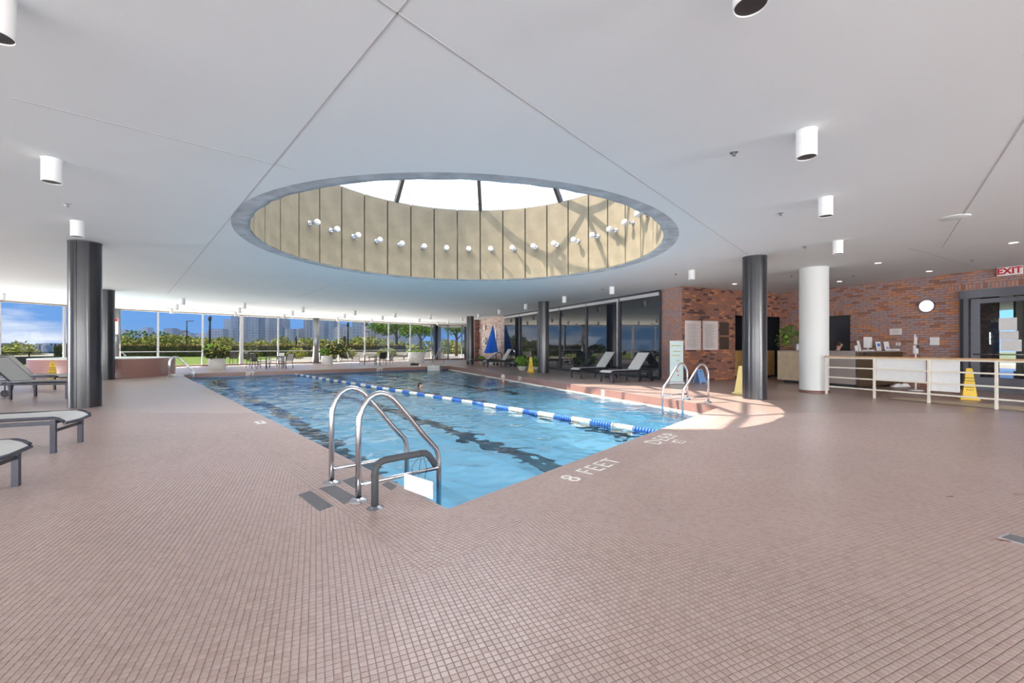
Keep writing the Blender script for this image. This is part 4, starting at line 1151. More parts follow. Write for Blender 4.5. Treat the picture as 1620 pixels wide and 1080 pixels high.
# dark bag on the floor
p = F(654, 577.8); bg_ = MB(); bg_.sphere(p+Vector((0, 0, .08)), .16, 12, sc=(1.5, .8, .6)); bg_.sphere(p+Vector((.28, 0, .07)), .12, 10, sc=(1.2, .8, .6))
tag(bg_.build('bag', [M_black]), 'small dark bag on the far pool edge before the large planter', 'bag')

# ---- foliage helpers
def leaf_cloud(mb, c, rad, n, size, rnd, mi=(0,), hollow=.45):
    c = Vector(c)
    for _ in range(n):
        v = Vector((rnd.gauss(0, 1), rnd.gauss(0, 1), rnd.gauss(0, 1))).normalized()*(rnd.uniform(hollow, 1)**.6)
        p = c+Vector((v.x*rad[0], v.y*rad[1], v.z*rad[2]))
        a = Vector((rnd.uniform(-1, 1), rnd.uniform(-1, 1), rnd.uniform(-1, 1))).normalized(); b_ = a.orthogonal().normalized()
        s_ = size*rnd.uniform(.6, 1.3)
        mb.add([p-a*s_, p+b_*s_*.45, p+a*s_, p-b_*s_*.45], [(0, 1, 2, 3)], rnd.choice(mi))
def tree(name, x, y, z0, h, rad, n, size, mats, label, rnd, group='park trees beyond the hedge', trunk=.12):
    r_ = empty(name, (x, y, z0), 0, label, 'tree', group)
    ch_ = h*.62
    mb = MB(); mb.tube([(0, 0, 0), (.1, 0, h*.3), (0, .1, h*.7)], [trunk, trunk*.8, trunk*.4], 7)
    for k_ in range(5):
        a = rnd.uniform(0, 2*PI); mb.tube([(0, 0, h*rnd.uniform(.3, .5)), (rad*.6*math.cos(a), rad*.6*math.sin(a), h*.75)], [trunk*.45, trunk*.15], 5)
    mb.build('trunk', [M_bark], r_)
    mb = MB()
    for k_ in range(7):
        a = rnd.uniform(0, 2*PI); q = rnd.uniform(.15, .6)*rad
        leaf_cloud(mb, (q*math.cos(a), q*math.sin(a), ch_+rnd.uniform(-.18, .22)*h), (rad*.55, rad*.55, h*.22), n//7, size, rnd, tuple(range(len(mats))))
    mb.build('crown', mats, r_)
    return r_
rnd = random.Random(11)
# ================================================================== INDOOR PLANTS
def cyl_planter(px, pyb, rad, h, label, plant):
    p = F(px, pyb); p = Vector((p.x, p.y+rad*.9, 0)); r_ = empty('planter', p, 0, label, 'planter')
    MB().lathe([(rad*.98, 0), (rad, .02), (rad, h-.02), (rad-.02, h), (rad-.05, h), (rad-.05, h-.06)], n=40).build('pot', [M_pot], r_)
    MB().disc((0, 0, h-.06), rad-.04, 32).build('soil', [M_soil], r_)
    mb = MB(); plant(mb, rad, h); mb.build('foliage', [M_leafd, M_leafb, M_leafy], r_)
    return r_
def bushy(mb, rad, h):
    leaf_cloud(mb, (0, 0, h+.28), (rad*1.5, rad*1.5, .42), 900, .10, rnd, (0, 0, 0, 0, 2), .2)
    leaf_cloud(mb, (0, 0, h+.58), (rad*1.7, rad*1.7, .28), 350, .10, rnd, (0, 1, 2, 2), .4)
def trailing(mb, rad, h):
    leaf_cloud(mb, (-.1, 0, h+.35), (rad*1.3, rad*1.1, .28), 260, .07, rnd, (0, 1), .2)
    leaf_cloud(mb, (.6, .2, h+.45), (.9, .5, .40), 700, .12, rnd, (0, 0, 0, 2), .1)
def low(mb, rad, h): leaf_cloud(mb, (0, 0, h+.02), (rad*1.12, rad*1.12, .10), 500, .09, rnd, (1, 1, 2), .5)
cyl_planter(336, 584.5, .42, .64, 'round white planter with a dark bushy plant by the far windows', bushy)
cyl_planter(514, 577.6, .38, .66, 'round white planter with trailing plants right of the grey column', trailing)
cyl_planter(656, 573.8, .66, .90, 'widest round white planter with low bright green plants', low)
def bowl_planter(x, y, label, s=1.0):
    r_ = empty('bowl_planter', (x, y, 0), 0, label, 'planter', 'white bowl planters by the glass wall')
    MB().lathe([(.14*s, 0), (.22*s, .06*s), (.29*s, .2*s), (.30*s, .22*s), (.27*s, .22*s), (.2*s, .1*s)], n=28).build('bowl', [M_pot], r_)
    MB().disc((0, 0, .19*s), .27*s, 20).build('soil', [M_soil], r_)
    mb = MB(); leaf_cloud(mb, (0, 0, .48*s), (.42*s, .42*s, .30*s), 170, .085*s, rnd, (0, 0, 1), .3)
    for k_ in range(14):
        a = rnd.uniform(0, 2*PI); mb.tube([(0, 0, .2*s), (.15*math.cos(a), .15*math.sin(a), .4*s), (.32*s*math.cos(a), .32*s*math.sin(a), .55*s)], .008, 4, 0)
    mb.build('foliage', [M_leafb, M_leaf], r_)
bowl_planter(.60, 23.9, 'white bowl planter with leafy green plant left of the yellow cone', 1.1)
bowl_planter(1.30, 24.2, 'white bowl planter with green plant between the yellow cone and the black column')
bowl_planter(-2.35, 33.6, 'small green plant in a bowl beside the far black column', .8)

# ---- round tiled tub
tubc = Vector((-18.1, 19.5, 0)); M_tub = bpy.data.materials.new('tub_tile'); M_tub.use_nodes = True
t = M_tub.node_tree; b = t.nodes['Principled BSDF']; c = N(t, 'ShaderNodeTexCoord'); sp_ = N(t, 'ShaderNodeSeparateXYZ'); t.links.new(c.outputs['Object'], sp_.inputs[0])
at = N(t, 'ShaderNodeMath', operation='ARCTAN2'); t.links.new(sp_.outputs[1], at.inputs[0]); t.links.new(sp_.outputs[0], at.inputs[1])
ml = N(t, 'ShaderNodeMath', operation='MULTIPLY'); ml.inputs[1].default_value = 2.45; t.links.new(at.outputs[0], ml.inputs[0])
cb = N(t, 'ShaderNodeCombineXYZ'); t.links.new(ml.outputs[0], cb.inputs[0]); t.links.new(sp_.outputs[2], cb.inputs[1])
br = N(t, 'ShaderNodeTexBrick'); br.offset = 0; br.inputs['Scale'].default_value = 1; br.inputs['Brick Width'].default_value = PITCH; br.inputs['Row Height'].default_value = PITCH
br.inputs['Mortar Size'].default_value = .0025; br.inputs['Color1'].default_value = (.42, .22, .19, 1); br.inputs['Color2'].default_value = (.36, .18, .15, 1); br.inputs['Mortar'].default_value = (.22, .12, .1, 1)
t.links.new(cb.outputs[0], br.inputs['Vector']); t.links.new(br.outputs[0], b.inputs['Base Color']); b.inputs['Roughness'].default_value = .3
tub = empty('hot_tub', tubc, 0, 'raised round tub faced with small red tiles behind the left black columns', 'tub')
MB().lathe([(2.42, 0), (2.42, .76), (2.40, .79)], n=72).build('tiled_side', [M_tub], tub)
MB().lathe([(2.40, .78), (2.43, .80), (2.40, .82), (2.0, .82), (1.97, .78), (1.97, .3)], n=72).build('rim', [M_tilew], tub)
MB().disc((0, 0, .62), 1.98, 48).build('water_surface', [M_poolw], tub)

# ---- far wall objects (umbrella, clock, life ring ...)
def wallpt(px, py, off=.05):
    p = onU(px, UGL-off); return Vector((p.x, p.y, HC+(HY-py)*p.y/FPX))
um = empty('umbrella', (-1.42, 32.4, 0), 0, 'closed blue parasol leaning in a white base before the far brick wall', 'umbrella')
mb = MB(); nf = 20; rows = [(0.02, 2.90, .0), (.10, 2.55, .01), (.22, 2.0, .04), (.34, 1.4, .10), (.42, .95, .18), (.44, .82, .20)]
for r_, z, fl in rows:
    for k_ in range(nf*2):
        a = PI*k_/nf; q = r_+(fl*.4 if k_ % 2 else -fl*.25); x = q*math.cos(a)-.0-(2.9-z)*.06; mb.v.append((x, q*math.sin(a), z+(.06 if (k_ % 2 and z < .9) else 0)))
m_ = nf*2
for i in range(len(rows)-1):
    for k_ in range(m_): k2 = (k_+1) % m_; mb.f.append((i*m_+k_, i*m_+k2, (i+1)*m_+k2, (i+1)*m_+k_)); mb.m.append(0); mb.sm.append(False)
mb.build('canopy', [M_blue], um)
MB().tube([(0, 0, .05), (0, 0, 2.92)], .022, 8).build('pole', [M_mull], um)
MB().lathe([(.42, 0), (.40, .08), (.25, .22), (.08, .34), (.05, .45)], n=16).build('base', [M_pot], um)
p = wallpt(767, 518); ck = empty('wall_clock', p, GA, 'small white round clock on the far brick wall', 'clock')
MB().tube([(-.0, 0, 0), (-.05, 0, 0)], .21, 24).build('case', [M_mull], ck); MB().tube([(-.05, 0, 0), (-.055, 0, 0)], .19, 24).build('dial', [M_paper], ck)
MB().bar((-.06, 0, 0), (-.06, .0, .12), .012).bar((-.06, 0, 0), (-.06, .09, -.03), .012).build('hands', [M_print], ck)
p = wallpt(766, 539.5, .12); lr = empty('life_ring', p, GA, 'white life ring hanging on the far brick wall below the clock', 'life ring')
MB().tube([(0, .24*math.cos(a), .24*math.sin(a)) for a in [2*PI*k_/20 for k_ in range(20)]], .075, 10, closed=True).build('ring', [M_white], lr)
for px_, py_, w_, h_, lab, m_ in ((759.5, 523, .25, .28, 'small white notice left of the far clock', M_paper), (759, 556, .20, .42, 'white box low on the far brick wall', M_paper),
                              (792.5, 540.5, .10, .16, 'small white switch plate on the far brick wall right of the umbrella', M_paper), (784.5, 532, .16, 1.1, 'tall narrow white panel behind the blue umbrella', M_white)):
    p = wallpt(px_, py_, .03); tag(MB().box(p, (.04, w_, h_), rot=rotG).build('wall_notice', [m_]), lab, 'notice')
p = wallpt(789, 560, .6); hs = MB(); hs.tube([p+GV*.5+Vector((0, 0, -.5)), p+GV*.5, p+GV*.4+Vector((0, 0, .12)), p-GV*.4+Vector((0, 0, .1)), p-GV*.55, p-GV*.55+Vector((0, 0, -.6))], .03, 8)
tag(hs.build('hoist_rail', [M_black]), 'curved black tube stand behind the far loungers near the brick wall', 'stand')

# ---- posters etc. on wall B
def wB(px, py, off=.02):
    p = onV(px, VBW-off); return Vector((p.x, p.y, HC+(HY-py)*p.y/FPX))
def board(px0, px1, py0, py1, name, m, lab, cat, lines=0, off=.03, lm=M_printg):
    a, b_ = wB(px0, (py0+py1)/2, off), wB(px1, (py0+py1)/2, off); c_ = (a+b_)/2; wd = (b_-a).length; ht = (py1-py0)*c_.y/FPX
    r_ = empty(name, c_, GA, lab, cat); MB().box((0, 0, 0), (wd, .025, ht), bev=.004).build('panel', [m], r_)
    if lines:
        text('POOL RULES', wd*.10, lm, (0, -.015, ht*.44), (1, 0, 0), (0, 0, 1), r_) if lines > 5 else None
        mb = MB(); rn_ = random.Random(int(px0))
        for i in range(lines):
            z = ht*.38-(ht*.82)*i/lines; w2 = wd*rn_.uniform(.55, .84); mb.box((-(wd*.84-w2)/2, -.014, z), (w2, .003, ht*.010))
            if lines > 5: mb.box((-(wd*.1), -.014, z-ht*.022), (wd*.6*rn_.uniform(.6, 1), .003, ht*.007))
        mb.build('printed_lines', [lm], r_)
    return r_, c_
p1, _ = board(1083.8, 1108.7, 507, 553.3, 'rules_board', M_post, 'left pale rules board with printed lines on the brick wall', 'sign', 16)
p2, _ = board(1112, 1135.8, 507.6, 553.4, 'rules_board', M_post, 'right pale rules board with printed lines on the brick wall', 'sign', 18)
for o_ in (p1, p2):
    for c_ in list(o_.children):
        if c_.name.startswith('lettering'): bpy.data.objects.remove(c_)
board(1138.8, 1153, 509.5, 530, 'bronze_plaque', M_plaque, 'upper dark bronze plaque right of the rules boards', 'plaque', 4, lm=M_brownlam)
board(1138.8, 1153, 532.8, 552.3, 'bronze_plaque', M_plaque, 'lower dark bronze plaque right of the rules boards', 'plaque', 4, lm=M_brownlam)
# roll-up banner
p = F(1072, 607.5); bn = empty('banner_stand', (p.x, p.y+.1, 0), R(8), 'pale mint roll-up banner stand before the brick pier', 'banner')
MB().box((0, 0, .79), (.50, .012, 1.42)).build('banner', [M_mint], bn); MB().box((0, 0, .04), (.54, .16, .07), bev=.01).build('base', [M_mull], bn); MB().box((0, 0, 1.5), (.52, .03, .03)).build('top_bar', [M_mull], bn)
mb = MB()
for x, z, w_ in ((-.02, 1.34, .36), (.0, 1.14, .26), (-.03, 1.0, .3), (.05, .82, .12)): mb.box((x, -.008, z), (w_, .003, .025))
mb.build('print', [M_leafy], bn)
MB().box((.03, -.008, .46), (.05, .003, .06)).box((-.04, -.008, .52), (.04, .003, .05)).box((.06, -.008, .30), (.05, .003, .04)).build('picture', [M_redp], bn)
# blue kickboard
p = F(1108, 606); kb = empty('floor_sign', (p.x, p.y+.05, 0), R(25), 'light blue plastic folding sign leaning open at the brick wall', 'floor sign')
for sgn, nm in ((1, 'front_panel'), (-1, 'rear_panel')):
    a = Vector((0, -.18*sgn, 0)); b_ = Vector((0, -.01*sgn, .50)); mb = MB(); xs = [-.17, .17]
    mb.add([(-.17, a.y, 0), (-.10, a.y, 0), (-.08, a.y*.9, .05), (.08, a.y*.9, .05), (.10, a.y, 0), (.17, a.y, 0), (.13, b_.y, .48), (.10, b_.y, .50), (-.10, b_.y, .50), (-.13, b_.y, .48),
            (-.17, a.y+.02*sgn, 0), (-.10, a.y+.02*sgn, 0), (-.08, a.y*.9+.02*sgn, .05), (.08, a.y*.9+.02*sgn, .05), (.10, a.y+.02*sgn, 0), (.17, a.y+.02*sgn, 0), (.13, b_.y+.02*sgn, .48), (.10, b_.y+.02*sgn, .50), (-.10, b_.y+.02*sgn, .50), (-.13, b_.y+.02*sgn, .48)],
           [tuple(range(10)), tuple(range(19, 9, -1))]+[(i, (i+1) % 10, 10+(i+1) % 10, 10+i) for i in range(10)])
    mb.build(nm, [M_bluepl], kb)
MB().box((0, -.03, .43), (.05, .03, .03)).build('grip', [M_lframe], kb)
# passage: clock, counter, plants
p = onV(1219, 14.9); z = HC+(HY-519.4)*p.y/FPX; ck = empty('wall_clock', (p.x, p.y, z), GA, 'white ringed round clock on the dark wall behind the counter', 'clock')
MB().tube([(0, 0, 0), (0, -.04, 0)], .085, 24).build('rim', [M_white], ck); MB().tube([(0, -.03, 0), (0, -.045, 0)], .05, 20).build('dial', [M_black], ck)
p = onV(1219, 14.9); z = HC+(HY-528.4)*p.y/FPX; tag(MB().box((p.x, p.y, z), (.12, .03, .07), rot=rotG).build('wall_plate', [M_paper]), 'small white plate under the clock on the dark wall', 'wall plate')
cn = empty('counter', G(16.75, 12.55), GA, 'yellow laminate counter filling the opening in the brick wall', 'counter')
MB().box((0, 0, .62), (2.6, .06, 1.06)).build('front_panel', [M_ply], cn); MB().box((0, .25, 1.16), (2.6, .6, .04), bev=.008).build('worktop', [M_black], cn); MB().box((0, .12, .05), (2.5, .05, .1)).build('plinth', [M_black], cn)
# reception desk (L-shaped)
dk = empty('reception_desk', G(15.44, 8.0), GA, 'L-shaped reception desk with pale front and dark brown end by the brick wall', 'desk')
MB().box((.03, 2.05, .63), (.06, 1.10, 1.04)).build('front_panel', [M_plyl], dk)
MB().box((.03, .755, .63), (.06, 1.50, 1.04)).build('front_panel', [M_greylam], dk); dk.children[-1]['label'] = 'taupe grey front panel'
MB().box((1.29, .03, .60), (2.58, .06, 1.08)).build('end_panel', [M_brownlam], dk)
MB().box((.35, 1.30, 1.155), (.75, 2.60, .035), bev=.006).box((1.66, .25, 1.155), (1.86, .52, .035), bev=.006).build('worktop', [M_greylam], dk)
MB().box((.35, 1.3, .06), (.45, 2.3, .12)).build('plinth', [M_black], dk)
MB().box((.45, -.012, 1.08), (.26, .02, .07)).build('name_plate', [M_black], dk)
def onD(px, py, u=16.2, v=None):     # a point above the desk return at depth plane v
    p = onV(px, v if v else 8.55); return Vector((p.x, p.y, HC+(HY-py)*p.y/FPX))
TOPZ = 1.1725
def desk_thing(name, px, w_, h_, m, lab, cat, tilt=0, v=8.2, dep=.02, z0=TOPZ, rz=0):
    p = onV(px, v); r_ = empty(name, (p.x, p.y, z0), GA+rz, lab, cat)
    MB().box((0, 0, h_/2), (w_, dep, h_), rot=None, bev=.003).build('body', [m], r_); r_.rotation_euler = (R(tilt), 0, GA+rz); return r_
mo = desk_thing('monitor', 1373, .46, .36, M_paper, 'white computer screen seen from behind on the reception desk', 'monitor', v=8.42, dep=.03, z0=TOPZ+.10)
MB().box((0, .0, -.05), (.06, .03, .12)).build('stand', [M_mull], mo); MB().box((0, 0, -.095), (.22, .16, .01)).build('foot', [M_mull], mo)
f1 = desk_thing('framed_sheet', 1391, .25, .30, M_paper, 'left standing framed sheet with a blue picture on the reception desk', 'sign', -8)
MB().box((0, -.012, .19), (.17, .004, .10)).build('picture', [M_fblue], f1); MB().box((0, -.012, .08), (.18, .004, .012)).box((0, -.012, .05), (.14, .004, .01)).build('print', [M_printg], f1)
f2 = desk_thing('framed_sheet', 1404, .27, .30, M_paper, 'right standing framed sheet with a blue emblem on the reception desk', 'sign', -8)
MB().tube([(-.06, -.012, .06), (-.045, -.012, .11), (0, -.012, .13), (.045, -.012, .11), (.06, -.012, .06)], .012, 6).box((0, -.012, .075), (.05, .004, .03)).build('emblem', [M_fblue], f2)
ph = desk_thing('price_list', 1361, .12, .33, M_post, 'narrow slanted list holder at the left of the desk screen', 'sign', -12)
mb = MB()
for i in range(5): mb.box((0, -.012, .06+i*.05), (.08, .004, .012))
mb.build('print', [M_printg], ph)
desk_thing('card_terminal', 1355.5, .07, .17, M_white, 'small white upright card terminal on the desk', 'terminal', -10, dep=.06)
desk_thing('paper_stack', 1374, .30, .035, M_paper, 'low stack of papers in front of the desk screen', 'papers', dep=.2, v=8.15)
desk_thing('paper_tray', 1414, .24, .06, M_paper, 'white paper tray at the right end of the desk', 'tray', dep=.25, v=8.22)
desk_thing('stapler', 1398, .12, .03, M_black, 'small black stapler before the framed sheets', 'stapler', dep=.04, v=8.12)
# plant, bottle, radio near left part of the desk
pp = G(15.8, 10.1, TOPZ); vs_ = empty('vase', pp, 0, 'glass vase with leafy green branches on the pale desk corner', 'vase')
MB().lathe([(.05, 0), (.055, .02), (.05, .2), (.06, .24), (.052, .24), (.045, .03)], n=16).build('jar', [M_mull], vs_)
mb = MB()
for k_ in range(16):
    a = rnd.uniform(0, 2*PI); q = rnd.uniform(.15, .5); hh_ = rnd.uniform(.3, .62); tip = (q*math.cos(a)-.12, q*math.sin(a), .2+hh_); mb.tube([(0, 0, .1), (tip[0]*.4, tip[1]*.4, .2+hh_*.6), tip], .005, 4, 0)
    leaf_cloud(mb, tip, (.12, .12, .10), 26, .05, rnd, (0, 0, 1), .1)
leaf_cloud(mb, (-.35, .2, .38), (.32, .25, .28), 110, .07, rnd, (0, 0, 0, 1), .1)
mb.build('foliage', [M_leaf, M_leafb], vs_)
bt = empty('bottle', G(15.85, 9.7, TOPZ), 0, 'small pink spray bottle beside the vase', 'bottle')
MB().lathe([(.035, 0), (.037, .01), (.037, .14), (.015, .17), (.015, .2)], n=14).build('body', [mat('pink_plastic', (.65, .22, .2), .4)], bt); MB().lathe([(.02, .19), (.02, .23), (.001, .235)], n=12).build('cap', [M_paper], bt)
rd = empty('desk_phone', G(15.85, 9.3, TOPZ), GA, 'grey desk phone with a blue lit display', 'phone')
MB().box((0, 0, .04), (.22, .2, .08), bev=.01).build('body', [M_mull], rd); MB().box((-.10, -.0, .09), (.1, .14, .03), rot=Matrix.Rotation(R(20), 3, 'Y')).build('display', [mat('screen_blue', (.05, .15, .7), .3, emit=(.1, .25, 1), estr=.8)], rd)
or_ = empty('orchid', G(16.02, 9.5, TOPZ), 0, 'white orchid blossoms leaning over the desk before the brick wall', 'flower')
mb = MB(); mb.tube([(0, 0, 0), (-.05, 0, .25), (.0, 0, .42), (.1, -.05, .46)], .006, 5); mb.build('stem', [M_leaf], or_)
for k_ in range(7): MB().sphere((-.05+.035*k_, rnd.uniform(-.03, .03), .40+rnd.uniform(-.05, .06)), .045, 8, sc=(1, .6, .9)).build('blossom', [M_paper], or_)
MB().lathe([(.05, 0), (.06, .1), (.055, .1), (.045, .02)], n=14).build('pot', [M_pot], or_)
def on_right(px, py, w_, h_, m, name, lab, cat, off=.03, dep=.02):
    p = onU(px, UR-off); z = HC+(HY-py)*p.y/FPX; o = MB().box((p.x, p.y, z), (dep, w_, h_), rot=rotG, bev=.003).build(name, [m]); tag(o, lab, cat); return o
def lines_right(o, px, py, n_, w_, dz, m=M_printg):
    mb = MB()
    for i in range(n_):
        p = onU(px, UR-.045); z = HC+(HY-py)*p.y/FPX; mb.box((p.x, p.y, z+dz*((n_-1)/2-i)), (.004, w_*(.9 if i % 2 else .7), .012), rot=rotG)
    mb.build('printed_lines', [m], o)
o = on_right(1417, 524.5, .34, .21, M_post, 'wall_notice', 'pale notice with printed lines above the desk papers', 'notice'); lines_right(o, 1417, 524.5, 3, .26, .05)
o = on_right(1421, 544, .12, .09, M_white, 'thermostat', 'white thermostat box with dark display on the brick wall', 'thermostat', dep=.04); MB().box(onU(1421, UR-.055)+Vector((0, 0, HC+(HY-544)*onU(1421, UR).y/FPX)), (.006, .04, .03), rot=rotG).build('display', [M_black], o)
on_right(1478.5, 539.5, .235, .25, M_paper, 'wall_notice', 'blank white notice left of the entrance door', 'notice')
on_right(1251, 517.5, .12, .12, M_plaque, 'wall_speaker', 'small dark square fitting on the brick wall above the vase', 'fitting')
# wall clock right
p = onU(1466.5, UR-.03); z = HC+(HY-484)*p.y/FPX; ck = empty('wall_clock', (p.x, p.y, z), GA+PI, 'large blank white round wall lamp with dark rim on the right brick wall', 'lamp')
MB().tube([(0, 0, 0), (.035, 0, 0)], .205, 40).build('rim', [mat('rim_purple', (.06, .05, .12), .4)], ck); MB().tube([(.03, 0, 0), (.042, 0, 0)], .188, 40).build('dial', [mat('dial_white', (.9, .9, .9), .5, emit=(1, 1, 1), estr=.35)], ck)  # no lamp: clock dial given a glow for its overexposed white
ck.name = 'wall_lamp_disc'
# exit sign
p = onU(1597.5, UR-.12); z = HC+(HY-428.6)*p.y/FPX; ex = empty('exit_sign', (p.x, p.y, z), GA, 'white exit sign with red letters above the entrance door', 'sign')
MB().box((0, 0, 0), (.05, .50, .235), bev=.006).build('housing', [M_white], ex); MB().box((0, 0, .14), (.05, .12, .06)).build('mount', [M_mull], ex)
text('EXIT', .24, M_redp, (-.028, 0, 0), (0, -1, 0), (0, 0, 1), ex, bold=.008)
# sanitizer stand
p = Vector((13.0*(1448.5-CX)/FPX, 13.0, 0)); ss = empty('sanitizer_stand', p, R(25), 'white sanitizer dispenser on a pole behind the railing', 'dispenser')
MB().tube([(0, 0, .02), (0, 0, 1.1)], .022, 10).build('pole', [M_white], ss); MB().lathe([(.001, .03), (.17, .02), (.18, 0)], n=24).build('foot', [M_white], ss)
MB().box((0, 0, 1.22), (.11, .09, .26), bev=.012).build('dispenser', [M_white], ss); MB().box((0, -.05, 1.30), (.12, .02, .09), bev=.004).build('window', [M_black], ss)
MB().box((.0, 0, 1.52), (.16, .015, .30), rot=Matrix.Rotation(R(5), 3, 'Y')).build('sign_panel', [M_post], ss); MB().box((.03, -.012, 1.63), (.08, .004, .06)).build('print', [M_fblue], ss)
# ---- railing
rp = [G(12.93, 7.47), G(12.93, 6.33), G(12.93, 5.25), G(12.93, 4.15), G(12.93, 3.05)]
rl = empty('railing', rp[0], 0, 'cream railing with four bars and a wooden cap before the reception', 'railing')
off_ = rp[0]
for p in rp: MB().bar(p-off_, p-off_+Vector((0, 0, 1.0)), .045, .045, up=tuple(GU)).build('post', [M_cream], rl)
for z in (.21, .47, .74, 1.0): MB().bar(rp[0]-off_+Vector((0, 0, z)), rp[-1]-off_+GV*-.5+Vector((0, 0, z)), .03, .035, up=(0, 0, 1)).build('bar', [M_cream], rl)
MB().bar(rp[0]-off_+GV*.03+Vector((0, 0, 1.035)), rp[-1]-off_-GV*.5+Vector((0, 0, 1.035)), .06, .035).build('cap', [M_wood], rl)
def rail_board(px0, px1, py0, py1, lab):
    u = 12.93+.05; a = onU(px0, u); b_ = onU(px1, u); z1_ = HC+(HY-py0)*a.y/FPX; z0_ = HC+(HY-py1)*a.y/FPX; c_ = (a+b_)/2+Vector((0, 0, (z0_+z1_)/2))
    tag(MB().box(c_, (.02, (b_-a).length, z1_-z0_), rot=rotG, bev=.003).build('white_board', [M_paper]), lab, 'board', 'white boards behind the railing')
rail_board(1386, 1465, 566.5, 600, 'wide blank white board fixed behind the railing, the left one')
rail_board(1470, 1518.5, 567, 617.5, 'taller blank white board fixed behind the railing, the right one')
# tan matting with ragged edge
mb = MB(); rnd2 = random.Random(5); a0 = F(1404, 630.5); a1 = F(1680, 656.5); f0 = F(1424, 628.5); f1_ = F(1680, 648)
n_ = 60; vs = []; dpt = (f1_-a1)
for i in range(n_+1):
    q = lerp(a0, a1, i/n_); r2 = lerp(f0, f1_, i/n_); j = (.035 if i % 2 else 0)+rnd2.uniform(0, .012); q = q+(r2-q).normalized()*j
    vs += [(q.x, q.y, .004), (r2.x, r2.y, .004)]
mb.add(vs, [(2*i, 2*i+2, 2*i+3, 2*i+1) for i in range(n_)]); tag(mb.build('floor_mat', [M_mat]), 'long tan mat with a ragged edge along the foot of the railing', 'mat')
# shoes
def shoe():
    r_ = empty('shoe'); mb = MB(); pr = [(-.13, .035, .045), (-.10, .045, .085), (-.03, .045, .095), (.03, .045, .07), (.08, .05, .05), (.13, .035, .035)]
    for x, w_, h_ in pr: mb.v += [(x, -w_, .02), (x, -w_*.8, h_), (x, w_*.8, h_), (x, w_, .02)]
    for i in range(5):
        for k_ in range(4): k2 = (k_+1) % 4; mb.f.append((i*4+k_, i*4+4+k_, i*4+4+k2, i*4+k2)); mb.m.append(0); mb.sm.append(True)
    mb.f += [(0, 1, 2, 3), (23, 22, 21, 20)]; mb.m += [0, 0]; mb.sm += [False, False]
    mb.build('upper', [M_white], r_); MB().box((0, 0, .012), (.28, .10, .024), bev=.006).build('sole', [M_paper], r_); MB().box((-.03, -.046, .05), (.12, .006, .012)).build('stripe', [M_fblue], r_)
    for k_ in range(3): MB().box((.02+.02*k_, 0, .084-.01*k_), (.006, .05, .006)).build('lace', [M_paper], r_)
    return r_
sh = shoe(); p = F(1418, 612); sh.location = (p.x, p.y, 0); sh.rotation_euler = (0, 0, R(190)); sh.scale = (1.25,)*3; tag(sh, 'left white sports shoe on the floor before the brown desk end', 'shoe', 'pair of white shoes')
s2_ = copy_tree(sh, F(1429, 611.5), R(175), 'right white sports shoe on the floor before the brown desk end'); s2_.scale = (1.25,)*3
# cart beyond the door
p = G(UR+2.0, VBW-door_s0-1.35); ct = empty('trolley', p, GA, 'low shelf trolley with linen seen through the entrance door', 'trolley')
for x in (-.25, .25):
    for y in (-.35, .35): MB().bar((x, y, 0), (x, y, 1.05), .03).build('post', [M_strut], ct)
for z in (.25, .65, 1.0): MB().box((0, 0, z), (.55, .75, .03)).build('shelf', [M_brownlam], ct)
MB().box((0, 0, .42), (.5, .65, .28), bev=.03).build('linen', [M_paper], ct)
MB().box((0, 0, 1.12), (.3, .35, .2), bev=.03).build('linen', [M_paper], ct)

# ================================================================== PEOPLE
def skinned(name, joints, edges, mats, parent=None, sub=2, root=0):
    me = bpy.data.meshes.new(name); me.from_pydata([j[0] for j in joints], edges, []); o = bpy.data.objects.new(name, me); COL.objects.link(o)
    me.materials.append(mats)
    sk = o.modifiers.new('skin', 'SKIN'); me.skin_vertices.new() if not me.skin_vertices else None
    for i, j in enumerate(joints):
        r_ = j[1]; me.skin_vertices[0].data[i].radius = (r_, r_) if not isinstance(r_, tuple) else r_
        me.skin_vertices[0].data[i].use_root = (i == root)
    s_ = o.modifiers.new('sub', 'SUBSURF'); s_.levels = sub; s_.render_levels = sub; sk.use_smooth_shade = True
    dg = bpy.context.evaluated_depsgraph_get(); m2_ = bpy.data.meshes.new_from_object(o.evaluated_get(dg)); bpy.data.objects.remove(o)
    o = bpy.data.objects.new(name, m2_); COL.objects.link(o)
    if parent: o.parent = parent
    for p_ in m2_.polygons: p_.use_smooth = True
    return o
def hand(J, E, wrist, fwd, side, s=1.0):
    """adds palm and five fingers; fwd = pointing direction, side = thumb side"""
    w_ = len(J)-1 if wrist is None else wrist; wp = Vector(J[w_][0]); fwd = Vector(fwd).normalized(); side = Vector(side).normalized(); dnv = Vector((0, 0, -1))
    J.append((tuple(wp+fwd*.05*s), (.034*s, .018*s))); E.append((w_, len(J)-1)); pa = len(J)-1
    for k_, (so_, ln_) in enumerate(((.03, .065), (.01, .075), (-.01, .07), (-.03, .055))):
        b0_ = wp+fwd*.085*s+side*so_*s; J.append((tuple(b0_), .010*s)); E.append((pa, len(J)-1))
        J.append((tuple(b0_+fwd*ln_*.55*s+dnv*.01*s), .009*s)); E.append((len(J)-2, len(J)-1)); J.append((tuple(b0_+fwd*ln_*.85*s+dnv*.035*s), .0075*s)); E.append((len(J)-2, len(J)-1))
    J.append((tuple(wp+fwd*.035*s+side*.045*s), .011*s)); E.append((pa, len(J)-1)); J.append((tuple(wp+fwd*.07*s+side*.065*s+dnv*.01), .009*s)); E.append((len(J)-2, len(J)-1))
